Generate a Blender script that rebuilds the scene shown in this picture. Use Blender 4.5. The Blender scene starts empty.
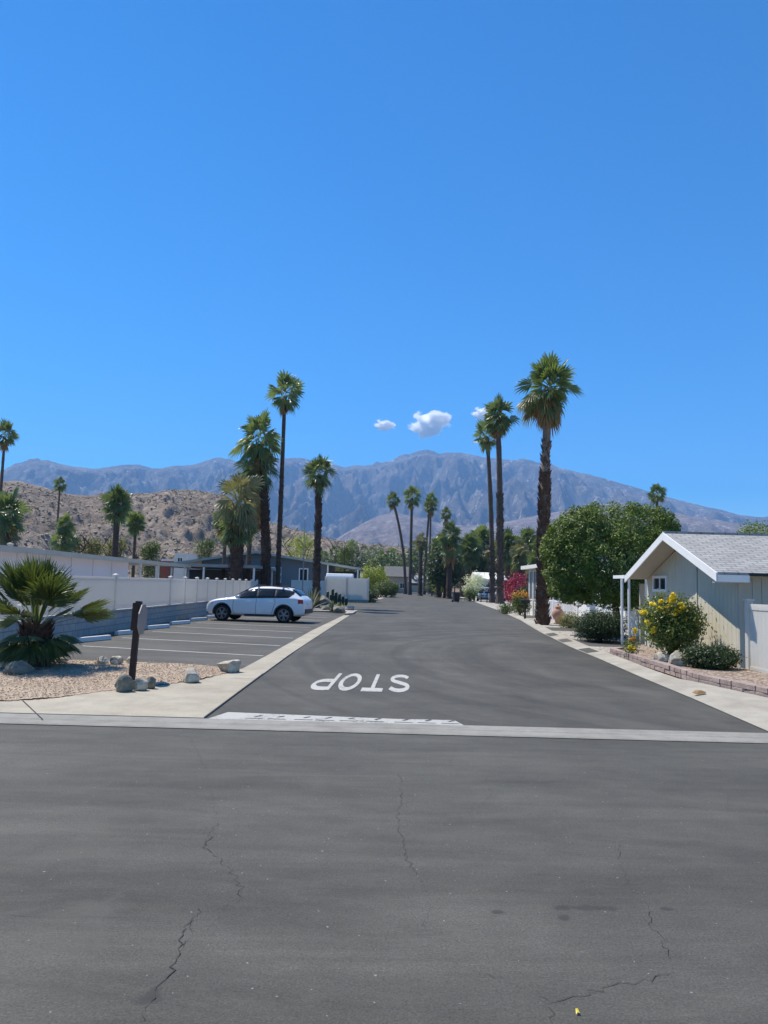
import bpy, math, random
import numpy as np
from mathutils import Vector, Matrix
R = math.radians
scene = bpy.context.scene
COL = scene.collection

# ------------------------------------------------------------------ camera
F, TH, RO, CH = 768.0, math.atan(73/768), 0.026, 1.65
cam_d = bpy.data.cameras.new('camera')
cam = bpy.data.objects.new('camera', cam_d)
COL.objects.link(cam)
cam_d.sensor_fit = 'HORIZONTAL'
cam_d.sensor_width = 36.0
cam_d.lens = 36.0*F/768
cam_d.clip_start = 0.05
cam_d.clip_end = 60000
_f = Vector((0, math.cos(TH), math.sin(TH)))
_u0 = Vector((0, -math.sin(TH), math.cos(TH)))
_r0 = Vector((1, 0, 0))
_r = _r0*math.cos(RO) + _u0*math.sin(RO)
_u = _u0*math.cos(RO) - _r0*math.sin(RO)
_m = Matrix((( _r.x, _u.x, -_f.x, 0), (_r.y, _u.y, -_f.y, 0), (_r.z, _u.z, -_f.z, CH), (0, 0, 0, 1)))
cam.matrix_world = _m
scene.camera = cam

# ------------------------------------------------------------------ world, sun, exposure
SUN_EL, SUN_AZ = R(58.5), R(52)            # azimuth measured to the left of the view direction (+Y)
sun_dir = Vector((-math.sin(SUN_AZ)*math.cos(SUN_EL), math.cos(SUN_AZ)*math.cos(SUN_EL), math.sin(SUN_EL)))
w = bpy.data.worlds.new('World'); scene.world = w; w.use_nodes = True
nt = w.node_tree; nt.nodes.clear()
sky = nt.nodes.new('ShaderNodeTexSky'); sky.sky_type = 'NISHITA'; sky.sun_disc = False
sky.sun_elevation = SUN_EL; sky.sun_rotation = -SUN_AZ
sky.altitude = 150; sky.air_density = 1.0; sky.dust_density = 0.0; sky.ozone_density = 4.5
hs = nt.nodes.new('ShaderNodeHueSaturation'); hs.inputs['Hue'].default_value = .503; hs.inputs['Saturation'].default_value = 1.85
bg = nt.nodes.new('ShaderNodeBackground'); bg.inputs['Strength'].default_value = 0.108
wo = nt.nodes.new('ShaderNodeOutputWorld')
nt.links.new(sky.outputs[0], hs.inputs['Color']); nt.links.new(hs.outputs[0], bg.inputs[0]); nt.links.new(bg.outputs[0], wo.inputs[0])
sl = bpy.data.lights.new('sun', 'SUN'); sl.energy = 5.0; sl.angle = R(0.53); sl.color = (1.0, 0.93, 0.81)
so = bpy.data.objects.new('sun', sl); COL.objects.link(so); so.location = (-30, 30, 60)
so.rotation_euler = sun_dir.to_track_quat('Z', 'Y').to_euler()
scene.view_settings.view_transform = 'Standard'; scene.view_settings.look = 'None'
scene.view_settings.exposure = 0.50; scene.view_settings.gamma = 1.0; scene.view_settings.use_curve_mapping = False
scene.render.engine = 'CYCLES'
scene.cycles.max_bounces = 40; scene.cycles.glossy_bounces = 4; scene.cycles.transmission_bounces = 6; scene.cycles.diffuse_bounces = 4; scene.cycles.transparent_max_bounces = 12; scene.cycles.volume_bounces = 40
scene.cycles.use_denoising = True

# ------------------------------------------------------------------ measuring helpers (pixel -> place)
def ray(u, v):
    a = (u-384)/F; b = (512-v)/F
    s, c = math.sin(RO), math.cos(RO)
    r0 = a*c-b*s; u0 = a*s+b*c
    return (r0, math.cos(TH)-u0*math.sin(TH), math.sin(TH)+u0*math.cos(TH))
def P(u, v, z=0.0):                       # where the sight line meets height z
    d = ray(u, v); t = (z-CH)/d[2]; return (d[0]*t, d[1]*t)
def Y(u, v, y):                           # x, z at depth y
    d = ray(u, v); t = y/d[1]; return (d[0]*t, CH+d[2]*t)
def AX(u, v, x):                          # y, z on the plane x
    d = ray(u, v); t = x/d[0]; return (d[1]*t, CH+d[2]*t)

# ------------------------------------------------------------------ mesh helpers
class MB:
    def __init__(s): s.v = []; s.f = []; s.mi = []; s.m = 0
    def add(s, vs, fs):
        o = len(s.v); s.v += [tuple(p) for p in vs]
        for f in fs: s.f.append(tuple(i+o for i in f)); s.mi.append(s.m)
    def box(s, x0, y0, z0, x1, y1, z1):
        s.add([(x0,y0,z0),(x1,y0,z0),(x1,y1,z0),(x0,y1,z0),(x0,y0,z1),(x1,y0,z1),(x1,y1,z1),(x0,y1,z1)],
              [(0,3,2,1),(4,5,6,7),(0,1,5,4),(1,2,6,5),(2,3,7,6),(3,0,4,7)])
    def prism(s, pts, z0, z1):            # polygon in xy (ccw) extruded in z
        n = len(pts)
        s.add([(p[0],p[1],z0) for p in pts]+[(p[0],p[1],z1) for p in pts],
              [tuple(range(n-1,-1,-1)), tuple(range(n,2*n))]+[(i,(i+1)%n,n+(i+1)%n,n+i) for i in range(n)])
    def prism_x(s, pts, x0, x1):          # polygon in yz extruded along x
        n = len(pts)
        s.add([(x0,p[0],p[1]) for p in pts]+[(x1,p[0],p[1]) for p in pts],
              [tuple(range(n-1,-1,-1)), tuple(range(n,2*n))]+[(i,(i+1)%n,n+(i+1)%n,n+i) for i in range(n)])
    def prism_y(s, pts, y0, y1):          # polygon in xz extruded along y
        n = len(pts)
        s.add([(p[0],y0,p[1]) for p in pts]+[(p[0],y1,p[1]) for p in pts],
              [tuple(range(n)), tuple(range(2*n-1,n-1,-1))]+[(i,n+i,n+(i+1)%n,(i+1)%n) for i in range(n)])
    def tube(s, pts, rad, n=8, caps=True):
        rings = []
        for i, p in enumerate(pts):
            p = Vector(p)
            a = Vector(pts[max(i-1,0)]); b = Vector(pts[min(i+1,len(pts)-1)])
            d = (b-a).normalized()
            h = Vector((0,0,1)) if abs(d.z) < .9 else Vector((1,0,0))
            e1 = d.cross(h).normalized(); e2 = d.cross(e1)
            r = rad[i] if hasattr(rad,'__len__') else rad
            rings.append([p+e1*r*math.cos(2*math.pi*k/n)+e2*r*math.sin(2*math.pi*k/n) for k in range(n)])
        vs = [q for rg in rings for q in rg]; fs = []
        for i in range(len(pts)-1):
            for k in range(n):
                fs.append((i*n+k, i*n+(k+1)%n, (i+1)*n+(k+1)%n, (i+1)*n+k))
        if caps: fs += [tuple(range(n-1,-1,-1)), tuple(range((len(pts)-1)*n, len(pts)*n))]
        s.add(vs, fs)
    def lathe(s, prof, n=20, c=(0,0,0), axis='z'):
        vs = []; fs = []
        for (r, z) in prof:
            for k in range(n):
                a = 2*math.pi*k/n
                if axis == 'z': vs.append((c[0]+r*math.cos(a), c[1]+r*math.sin(a), c[2]+z))
                else: vs.append((c[0]+r*math.cos(a), c[1]+z, c[2]+r*math.sin(a)))
        for i in range(len(prof)-1):
            for k in range(n): fs.append((i*n+k, i*n+(k+1)%n, (i+1)*n+(k+1)%n, (i+1)*n+k))
        s.add(vs, fs)
    def build(s, name, mat, parent=None, loc=None, smooth=False, bevel=0):
        me = bpy.data.meshes.new(name); me.from_pydata(s.v, [], s.f); me.update()
        mats = mat if isinstance(mat, (list, tuple)) else [mat]
        for m in mats: me.materials.append(m)
        if len(mats) > 1: me.polygons.foreach_set('material_index', s.mi)
        if smooth: me.polygons.foreach_set('use_smooth', [True]*len(me.polygons))
        o = bpy.data.objects.new(name, me); COL.objects.link(o)
        if loc is not None: o.location = loc
        if parent: o.parent = parent
        if bevel:
            b = o.modifiers.new('bevel','BEVEL'); b.width = bevel; b.segments = 2; b.limit_method = 'ANGLE'
        return o

def mesh_np(name, V, Fa, mat, parent=None, loc=None, smooth=False):   # numpy triangle / quad mesh
    me = bpy.data.meshes.new(name)
    k = Fa.shape[1]; n = Fa.shape[0]
    me.vertices.add(len(V)); me.vertices.foreach_set('co', np.asarray(V, dtype=np.float32).ravel())
    me.loops.add(n*k); me.loops.foreach_set('vertex_index', Fa.astype(np.int32).ravel())
    me.polygons.add(n); me.polygons.foreach_set('loop_start', np.arange(0, n*k, k, dtype=np.int32))
    me.polygons.foreach_set('loop_total', np.full(n, k, dtype=np.int32))
    if smooth: me.polygons.foreach_set('use_smooth', np.ones(n, dtype=bool))
    me.update(calc_edges=True); me.validate()
    me.materials.append(mat)
    o = bpy.data.objects.new(name, me); COL.objects.link(o)
    if parent: o.parent = parent
    if loc is not None: o.location = loc
    return o

def tag(o, label=None, cat=None, group=None, kind=None):
    if label: o['label'] = label
    if cat: o['category'] = cat
    if group: o['group'] = group
    if kind: o['kind'] = kind
    return o
def empty(name, loc, rz=0):
    o = bpy.data.objects.new(name, None); COL.objects.link(o); o.location = loc; o.rotation_euler = (0,0,rz)
    o.empty_display_size = 0.2
    return o
def copy_tree(o, parent=None):
    c = o.copy(); COL.objects.link(c); c.parent = parent
    for ch in list(o.children): copy_tree(ch, c)
    return c

# value noise in numpy
def vnoise(x, y, seed=0):
    xi = np.floor(x).astype(np.int64); yi = np.floor(y).astype(np.int64)
    fx = x-xi; fy = y-yi
    fx = fx*fx*(3-2*fx); fy = fy*fy*(3-2*fy)
    def h(a, b):
        n = (a*374761393 + b*668265263 + seed*1442695041) & 0xffffffff
        n = ((n ^ (n >> 13))*1274126177) & 0xffffffff
        return ((n ^ (n >> 16)) & 0xffff)/65535.0
    return (h(xi,yi)*(1-fx)+h(xi+1,yi)*fx)*(1-fy)+(h(xi,yi+1)*(1-fx)+h(xi+1,yi+1)*fx)*fy
def fbm(x, y, o=5, seed=0, ridged=False):
    s = 0; a = .5; t = 0
    for i in range(o):
        n = vnoise(x*2**i+17*i, y*2**i-9*i, seed+i)
        if ridged: n = 1-abs(2*n-1)
        s = s+a*n; t += a; a *= .5
    return s/t

# ------------------------------------------------------------------ materials
def new_mat(name):
    m = bpy.data.materials.new(name); m.use_nodes = True
    return m, m.node_tree, m.node_tree.nodes['Principled BSDF']
def nd(nt, t, **kw):
    n = nt.nodes.new(t)
    for k, v in kw.items(): setattr(n, k, v)
    return n
def noise(nt, scale, detail=4, rough=.55, coord='Object', stretch=None, dist=0):
    tc = nd(nt,'ShaderNodeTexCoord'); n = nd(nt,'ShaderNodeTexNoise')
    n.inputs['Scale'].default_value = scale; n.inputs['Detail'].default_value = detail
    n.inputs['Roughness'].default_value = rough; n.inputs['Distortion'].default_value = dist
    if stretch:
        mp = nd(nt,'ShaderNodeMapping'); mp.inputs['Scale'].default_value = stretch
        nt.links.new(tc.outputs[coord], mp.inputs[0]); nt.links.new(mp.outputs[0], n.inputs['Vector'])
    else: nt.links.new(tc.outputs[coord], n.inputs['Vector'])
    return n.outputs['Fac']
def ramp(nt, fac, stops, interp='LINEAR'):
    r = nd(nt,'ShaderNodeValToRGB'); r.color_ramp.interpolation = interp
    e = r.color_ramp.elements
    while len(e) < len(stops): e.new(0.5)
    for i, (p, c) in enumerate(stops):
        e[i].position = p; e[i].color = (c[0],c[1],c[2],1) if hasattr(c,'__len__') else (c,c,c,1)
    nt.links.new(fac, r.inputs[0]); return r.outputs[0]
def mix(nt, fac, a, b, mode='MIX'):
    m = nd(nt,'ShaderNodeMix', data_type='RGBA', blend_type=mode)
    for i, x in ((0,fac),(6,a),(7,b)):
        if hasattr(x,'is_linked'): nt.links.new(x, m.inputs[i])
        elif i == 0: m.inputs[0].default_value = x
        else: m.inputs[i].default_value = (x[0],x[1],x[2],1)
    return m.outputs[2]
def bump(nt, bs, h, strength=.3, dist=.02):
    b = nd(nt,'ShaderNodeBump'); b.inputs['Strength'].default_value = strength; b.inputs['Distance'].default_value = dist
    nt.links.new(h, b.inputs['Height']); nt.links.new(b.outputs[0], bs.inputs['Normal'])
    return b
def simple(name, c, rough=.7, var=.12, scale=3.0, metal=0, spec=.5, bumpy=0, bscale=60, c2=None):
    m, nt, bs = new_mat(name)
    f = noise(nt, scale, 5, .6)
    lo = tuple(x*(1-var) for x in c); hi = tuple(min(1,x*(1+var)) for x in (c2 or c))
    nt.links.new(ramp(nt, f, [(.3,lo),(.7,hi)]), bs.inputs['Base Color'])
    bs.inputs['Roughness'].default_value = rough; bs.inputs['Metallic'].default_value = metal
    bs.inputs['Specular IOR Level'].default_value = spec
    if bumpy: bump(nt, bs, noise(nt, bscale, 4), bumpy, .01)
    return m
def leafmat(name, c, c2, trans=.35, rough=.5, vscale=1.2):
    m, nt, bs = new_mat(name)
    g = nd(nt,'ShaderNodeNewGeometry')
    rnd = g.outputs['Random Per Island']
    f = noise(nt, vscale, 3)
    a = mix(nt, rnd, c, c2)
    col = mix(nt, ramp(nt, f, [(.35,0.0),(.7,.6)]), a, tuple(x*1.25 for x in c2))
    nt.links.new(col, bs.inputs['Base Color']); bs.inputs['Roughness'].default_value = rough
    bs.inputs['Specular IOR Level'].default_value = .45
    tr = nd(nt,'ShaderNodeBsdfTranslucent')
    tc = mix(nt, .5, col, (c2[0]*1.9, c2[1]*1.9, c2[2]*.6))
    nt.links.new(tc, tr.inputs['Color'])
    ms = nd(nt,'ShaderNodeMixShader'); ms.inputs[0].default_value = trans
    nt.links.new(bs.outputs[0], ms.inputs[1]); nt.links.new(tr.outputs[0], ms.inputs[2])
    nt.links.new(ms.outputs[0], nt.nodes['Material Output'].inputs[0])
    return m

def asphalt(name, base, streak, seed=0, patch=.35, arcs=False):
    m, nt, bs = new_mat(name)
    big = noise(nt, .35, 5, .6, stretch=(1,1,1))
    st = noise(nt, 1.0, 6, .62, stretch=streak, dist=.4)
    fine = noise(nt, 90, 3, .7)
    mid = noise(nt, 4.5, 6, .7)
    b = base
    c = ramp(nt, st, [(.28,tuple(x*(1-patch) for x in b)),(.5,b),(.74,tuple(x*(1+patch*1.1) for x in b))])
    c = mix(nt, .85, c, ramp(nt, big, [(.32,.38),(.68,.62)]), 'OVERLAY')
    c = mix(nt, .6, c, ramp(nt, noise(nt, 1.1, 7, .7, stretch=(.45,1,1), dist=.8), [(.35,.42),(.62,.62)]), 'OVERLAY')
    c = mix(nt, .4, c, ramp(nt, mid, [(.3,.40),(.7,.62)]), 'OVERLAY')
    c = mix(nt, .8, c, ramp(nt, fine, [(.3,.25),(.7,.74)]), 'OVERLAY')
    c = mix(nt, .5, c, ramp(nt, noise(nt, 34, 4, .8), [(.3,.34),(.7,.64)]), 'OVERLAY')
    if arcs:                                                       # polish left by tyres turning round the right-hand corner
        tc = nd(nt,'ShaderNodeTexCoord'); sx = nd(nt,'ShaderNodeSeparateXYZ'); mp = nd(nt,'ShaderNodeMapping'); mp.inputs['Location'].default_value = (-12.5,-18.5,0)
        nt.links.new(tc.outputs['Object'], mp.inputs[0]); nt.links.new(mp.outputs[0], sx.inputs[0])
        ln = nd(nt,'ShaderNodeVectorMath', operation='LENGTH'); nt.links.new(mp.outputs[0], ln.inputs[0])
        at = nd(nt,'ShaderNodeMath', operation='ARCTAN2'); nt.links.new(sx.outputs[1], at.inputs[0]); nt.links.new(sx.outputs[0], at.inputs[1])
        ab = nd(nt,'ShaderNodeMath', operation='ABSOLUTE'); nt.links.new(at.outputs[0], ab.inputs[0])
        cb = nd(nt,'ShaderNodeCombineXYZ'); nt.links.new(ln.outputs['Value'], cb.inputs[0]); nt.links.new(ab.outputs[0], cb.inputs[1])
        nz = nd(nt,'ShaderNodeTexNoise'); nz.inputs['Scale'].default_value = 1.0; nz.inputs['Detail'].default_value = 6; nz.inputs['Roughness'].default_value = .68; nz.inputs['Distortion'].default_value = .3
        m2 = nd(nt,'ShaderNodeMapping'); m2.inputs['Scale'].default_value = (1.5,.9,1); nt.links.new(cb.outputs[0], m2.inputs[0]); nt.links.new(m2.outputs[0], nz.inputs['Vector'])
        c = mix(nt, .75, c, ramp(nt, nz.outputs['Fac'], [(.34,.36),(.62,.60)]), 'OVERLAY')
    else:                                                          # long faint sweeps along the street
        c = mix(nt, .7, c, ramp(nt, noise(nt, 1.0, 7, .7, stretch=(.30,2.0,1), dist=.9), [(.35,.38),(.62,.61)]), 'OVERLAY')
        c = mix(nt, ramp(nt, noise(nt, .8, 6, .75, stretch=(.6,1,1), dist=1.2), [(.56,0.0),(.66,.45)]), c, tuple(x*1.28 for x in base))
    if not arcs and name == 'asphalt_near':                        # old oil drips and a patched pothole
        tc2 = nd(nt,'ShaderNodeTexCoord'); wob = noise(nt, 14, 5, .7)
        for (u_, v_, rx_, ry_) in ((590,908,.15,.030),(562,908,.05,.03),(565,918,.03,.03),(498,912,.03,.02),(666,909,.035,.02),(148,1000,.05,.03),(152,994,.03,.06)):
            q_ = P(u_, v_); mp_ = nd(nt,'ShaderNodeMapping', vector_type='POINT'); mp_.inputs['Location'].default_value = (-q_[0]/rx_,-q_[1]/ry_,0); mp_.inputs['Scale'].default_value = (1/rx_,1/ry_,0)
            nt.links.new(tc2.outputs['Object'], mp_.inputs[0]); l_ = nd(nt,'ShaderNodeVectorMath', operation='LENGTH'); nt.links.new(mp_.outputs[0], l_.inputs[0])
            a_ = nd(nt,'ShaderNodeMath', operation='MULTIPLY_ADD'); nt.links.new(wob, a_.inputs[0]); a_.inputs[1].default_value = 3.0; nt.links.new(l_.outputs['Value'], a_.inputs[2])
            d_ = nd(nt,'ShaderNodeMath', operation='MULTIPLY'); nt.links.new(a_.outputs[0], d_.inputs[0]); d_.inputs[1].default_value = .25
            c = mix(nt, ramp(nt, d_.outputs[0], [(.55,.8),(.72,0.0)]), c, (.035,.034,.032))
        c = mix(nt, ramp(nt, noise(nt, 3.2, 8, .8, stretch=(.7,1.3,1), dist=.5), [(.54,0.0),(.68,.40)]), c, tuple(x*1.45 for x in base))
    # sparse pale flecks
    fl = noise(nt, 38, 1, .3)
    c = mix(nt, ramp(nt, fl, [(.775,0.0),(.79,1.0)]), c, (.22,.215,.2))
    nt.links.new(c, bs.inputs['Base Color'])
    bs.inputs['Roughness'].default_value = .82; bs.inputs['Specular IOR Level'].default_value = .35
    bump(nt, bs, fine, .35, .006)
    return m
M = {}
M['asphalt_near'] = asphalt('asphalt_near', (.069,.0665,.057), (.2,1.3,1), patch=.18)
M['asphalt_street'] = asphalt('asphalt_street', (.066,.063,.054), (1.1,.22,1), patch=.20, arcs=True)
M['asphalt_lot'] = asphalt('asphalt_lot', (.074,.070,.061), (.4,.8,1), patch=.16)

def concrete(name, base, scale=2.0):
    m, nt, bs = new_mat(name)
    a = noise(nt, scale, 6, .65); f = noise(nt, 45, 4, .7); s = noise(nt, .6, 3)
    c = ramp(nt, a, [(.3,tuple(x*.78 for x in base)),(.55,base),(.75,tuple(min(1,x*1.12) for x in base))])
    c = mix(nt, .35, c, ramp(nt, s, [(.35,(.4,.38,.35)),(.65,(.62,.62,.62))]), 'OVERLAY')
    c = mix(nt, .3, c, ramp(nt, f, [(.3,.35),(.7,.65)]), 'OVERLAY')
    nt.links.new(c, bs.inputs['Base Color']); bs.inputs['Roughness'].default_value = .88
    bump(nt, bs, f, .3, .006)
    return m
M['concrete'] = concrete('concrete', (.36,.325,.255))
M['concrete_pale'] = concrete('concrete_pale', (.34,.315,.265))
M['gutter'] = concrete('gutter', (.25,.24,.215), 3.5)

def gravel(name, cols, scale=28):
    m, nt, bs = new_mat(name)
    tc = nd(nt,'ShaderNodeTexCoord'); vo = nd(nt,'ShaderNodeTexVoronoi'); vo.inputs['Scale'].default_value = scale
    nt.links.new(tc.outputs['Object'], vo.inputs['Vector'])
    sp = nd(nt,'ShaderNodeSeparateColor'); nt.links.new(vo.outputs['Color'], sp.inputs[0])
    c = ramp(nt, sp.outputs[0], [(0,cols[0]),(.4,cols[1]),(.75,cols[2]),(1,cols[3])])
    c = mix(nt, .5, c, ramp(nt, noise(nt, 1.3, 5), [(.3,.36),(.7,.62)]), 'OVERLAY')
    nt.links.new(c, bs.inputs['Base Color']); bs.inputs['Roughness'].default_value = .9
    bump(nt, bs, vo.outputs['Distance'], .9, .02).invert = True
    return m
M['gravel'] = gravel('gravel', [(.22,.155,.105),(.44,.32,.22),(.58,.45,.33),(.72,.62,.48)], 75)
M['gravel_grey'] = gravel('gravel_grey', [(.16,.14,.12),(.30,.27,.23),(.42,.38,.33),(.55,.5,.45)], 16)
M['mulch'] = gravel('mulch', [(.10,.07,.05),(.22,.16,.12),(.32,.25,.2),(.45,.38,.3)], 22)
M['desert'] = gravel('desert', [(.22,.18,.13),(.33,.28,.21),(.38,.33,.25),(.45,.4,.33)], 1.5)

def paint_mat(name, wear=.45, c=(.62,.62,.6)):
    m, nt, bs = new_mat(name)
    f = noise(nt, 22, 5, .75); g = noise(nt, 2.5, 4)
    f2 = mix(nt, .35, f, g)
    col = mix(nt, ramp(nt, f2, [(wear-.06,0.0),(wear+.04,1.0)]), (.13,.13,.13), c)
    nt.links.new(col, bs.inputs['Base Color']); bs.inputs['Roughness'].default_value = .75
    return m
M['road_paint'] = paint_mat('road_paint', .43, (.42,.41,.38))
M['stall_paint'] = paint_mat('stall_paint', .42, (.46,.455,.44))
M['crack'] = simple('crack', (.042,.040,.038), .95, .2, 8)
M['tar'] = simple('tar', (.035,.035,.036), .8, .25, 12)
M['worn_concrete'] = paint_mat('worn_concrete', .44, (.40,.39,.36))
M['white_vinyl'] = simple('white_vinyl', (.80,.79,.77), .45, .04, 1.0)
_nt = M['white_vinyl'].node_tree; _pb = _nt.nodes['Principled BSDF']
_tr = nd(_nt,'ShaderNodeBsdfTranslucent'); _tr.inputs['Color'].default_value = (.85,.80,.70,1); _mx = nd(_nt,'ShaderNodeMixShader'); _mx.inputs[0].default_value = .42
_nt.links.new(_pb.outputs[0], _mx.inputs[1]); _nt.links.new(_tr.outputs[0], _mx.inputs[2]); _nt.links.new(_mx.outputs[0], _nt.nodes['Material Output'].inputs[0])
M['white_paint'] = simple('white_paint', (.80,.80,.79), .5, .05, 2)
M['block_grey'] = None
def blockmat(name, c, c2, bw=.4, bh=.2, mortar=(.2,.19,.18)):
    m, nt, bs = new_mat(name)
    tc = nd(nt,'ShaderNodeTexCoord'); sx = nd(nt,'ShaderNodeSeparateXYZ'); cx = nd(nt,'ShaderNodeCombineXYZ')
    ad = nd(nt,'ShaderNodeMath', operation='ADD')
    nt.links.new(tc.outputs['Object'], sx.inputs[0]); nt.links.new(sx.outputs[0], ad.inputs[0]); nt.links.new(sx.outputs[1], ad.inputs[1])
    nt.links.new(ad.outputs[0], cx.inputs[0]); nt.links.new(sx.outputs[2], cx.inputs[1])
    br = nd(nt,'ShaderNodeTexBrick'); nt.links.new(cx.outputs[0], br.inputs['Vector'])
    br.inputs['Scale'].default_value = 1; br.inputs['Brick Width'].default_value = bw; br.inputs['Row Height'].default_value = bh
    br.inputs['Mortar Size'].default_value = .012; br.inputs['Color1'].default_value = (*c,1); br.inputs['Color2'].default_value = (*c2,1)
    br.inputs['Mortar'].default_value = (*mortar,1)
    col = mix(nt, .45, br.outputs['Color'], ramp(nt, noise(nt, 6, 5, .7), [(.3,.36),(.7,.64)]), 'OVERLAY')
    nt.links.new(col, bs.inputs['Base Color']); bs.inputs['Roughness'].default_value = .9
    bump(nt, bs, br.outputs['Fac'], .6, .01).invert = True
    return m
M['block_grey'] = blockmat('block_grey', (.37,.355,.335), (.42,.40,.375), mortar=(.24,.23,.22))
M['shingle'] = None
def shingle(name, c, c2):
    m, nt, bs = new_mat(name)
    tc = nd(nt,'ShaderNodeTexCoord'); mp = nd(nt,'ShaderNodeMapping')
    nt.links.new(tc.outputs['Object'], mp.inputs[0])
    br = nd(nt,'ShaderNodeTexBrick'); nt.links.new(mp.outputs[0], br.inputs['Vector'])
    br.inputs['Scale'].default_value = 1; br.inputs['Brick Width'].default_value = .30; br.inputs['Row Height'].default_value = .14
    br.inputs['Mortar Size'].default_value = .012; br.inputs['Mortar Smooth'].default_value = .5
    br.inputs['Color1'].default_value = (*c,1); br.inputs['Color2'].default_value = (*c2,1); br.inputs['Mortar'].default_value = tuple(x*.55 for x in c)+(1,)
    col = mix(nt, .5, br.outputs['Color'], ramp(nt, noise(nt, 2.5, 6, .7, stretch=(.6,1.6,1)), [(.3,.34),(.7,.64)]), 'OVERLAY')
    col = mix(nt, .3, col, ramp(nt, noise(nt, 80, 2), [(.3,.3),(.7,.7)]), 'OVERLAY')
    nt.links.new(col, bs.inputs['Base Color']); bs.inputs['Roughness'].default_value = .9
    bump(nt, bs, br.outputs['Fac'], .8, .015).invert = True
    return m
M['shingle'] = shingle('shingle', (.30,.295,.285), (.38,.375,.36))
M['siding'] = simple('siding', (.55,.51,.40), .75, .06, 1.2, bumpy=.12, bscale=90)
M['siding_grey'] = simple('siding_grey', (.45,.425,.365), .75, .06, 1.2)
M['house_grey'] = simple('house_grey', (.15,.165,.185), .8, .08, .6)
M['house_lilac'] = simple('house_lilac', (.70,.66,.69), .8, .05, .4)
M['house_dark'] = simple('house_dark', (.10,.10,.105), .8, .1, .6)
M['roof_grey'] = simple('roof_grey', (.26,.26,.26), .85, .12, 2)
M['roof_white'] = simple('roof_white', (.75,.75,.74), .6, .06, 1)
M['stucco'] = simple('stucco', (.68,.66,.62), .9, .06, 2, bumpy=.2)
M['beige'] = simple('beige', (.42,.34,.26), .9, .1, 1)
M['redbrown'] = simple('redbrown', (.22,.07,.05), .85, .1, 1)
m, nt_, bs = new_mat('window_glass'); bs.inputs['Base Color'].default_value = (.02,.025,.03,1); bs.inputs['Roughness'].default_value = .06
bs.inputs['Specular IOR Level'].default_value = .35
nt_.links.new(ramp(nt_, noise(nt_, 1.5, 3), [(.3,(.012,.016,.02)),(.7,(.03,.036,.04))]), bs.inputs['Base Color'])
M['glass'] = m
M['dark_wood'] = simple('dark_wood', (.035,.020,.017), .8, .3, 6, bumpy=.3)
M['black_plastic'] = simple('black_plastic', (.016,.016,.018), .5, .2, 5)
M['black_metal'] = simple('black_metal', (.02,.02,.02), .45, .1, 5, metal=.3)
M['alu'] = simple('alu', (.30,.27,.27), .55, .1, 4, metal=.4)
M['terracotta'] = simple('terracotta', (.42,.24,.17), .85, .15, 6)
M['rubber'] = simple('rubber', (.015,.015,.016), .85, .2, 10)
M['rim'] = simple('rim', (.30,.30,.31), .35, .05, 5, metal=.6)
m, nt_, bs = new_mat('car_paint'); bs.inputs['Roughness'].default_value = .35; bs.inputs['Coat Weight'].default_value = .6; bs.inputs['Coat Roughness'].default_value = .04
nt_.links.new(ramp(nt_, noise(nt_, 2, 3), [(.3,(.74,.75,.77)),(.7,(.80,.81,.82))]), bs.inputs['Base Color'])
M['car_white'] = m
m, nt_, bs = new_mat('car_paint_silver'); bs.inputs['Roughness'].default_value = .3; bs.inputs['Metallic'].default_value = .3; bs.inputs['Coat Weight'].default_value = 1
nt_.links.new(ramp(nt_, noise(nt_, 2, 3), [(.3,(.5,.5,.56)),(.7,(.56,.56,.6))]), bs.inputs['Base Color'])
M['car_silver'] = m
m, nt_, bs = new_mat('car_paint_rose'); bs.inputs['Roughness'].default_value = .35; bs.inputs['Coat Weight'].default_value = 1
nt_.links.new(ramp(nt_, noise(nt_, 2, 3), [(.3,(.40,.29,.29)),(.7,(.46,.34,.33))]), bs.inputs['Base Color'])
M['car_rose'] = m
M['lens_red'] = simple('lens_red', (.35,.01,.012), .15, .1, 5)
M['lens_clear'] = simple('lens_clear', (.6,.62,.65), .1, .1, 5, metal=.3)

def rockmat(name, a, b, scale=5):
    m, nt, bs = new_mat(name)
    f = noise(nt, scale, 8, .7); g = noise(nt, scale*6, 5, .7)
    c = ramp(nt, f, [(.32,a),(.5,tuple((p+q)/2 for p, q in zip(a, b))),(.66,b)])
    c = mix(nt, .5, c, ramp(nt, g, [(.3,.3),(.7,.7)]), 'OVERLAY')
    nt.links.new(c, bs.inputs['Base Color']); bs.inputs['Roughness'].default_value = .92
    bump(nt, bs, g, .6, .03)
    return m
M['rock_pale'] = rockmat('rock_pale', (.22,.18,.135), (.70,.64,.52))
M['rock_grey'] = rockmat('rock_grey', (.11,.105,.085), (.30,.28,.22))
M['planter_block'] = rockmat('planter_block', (.22,.16,.14), (.42,.33,.29), 4)

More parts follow.
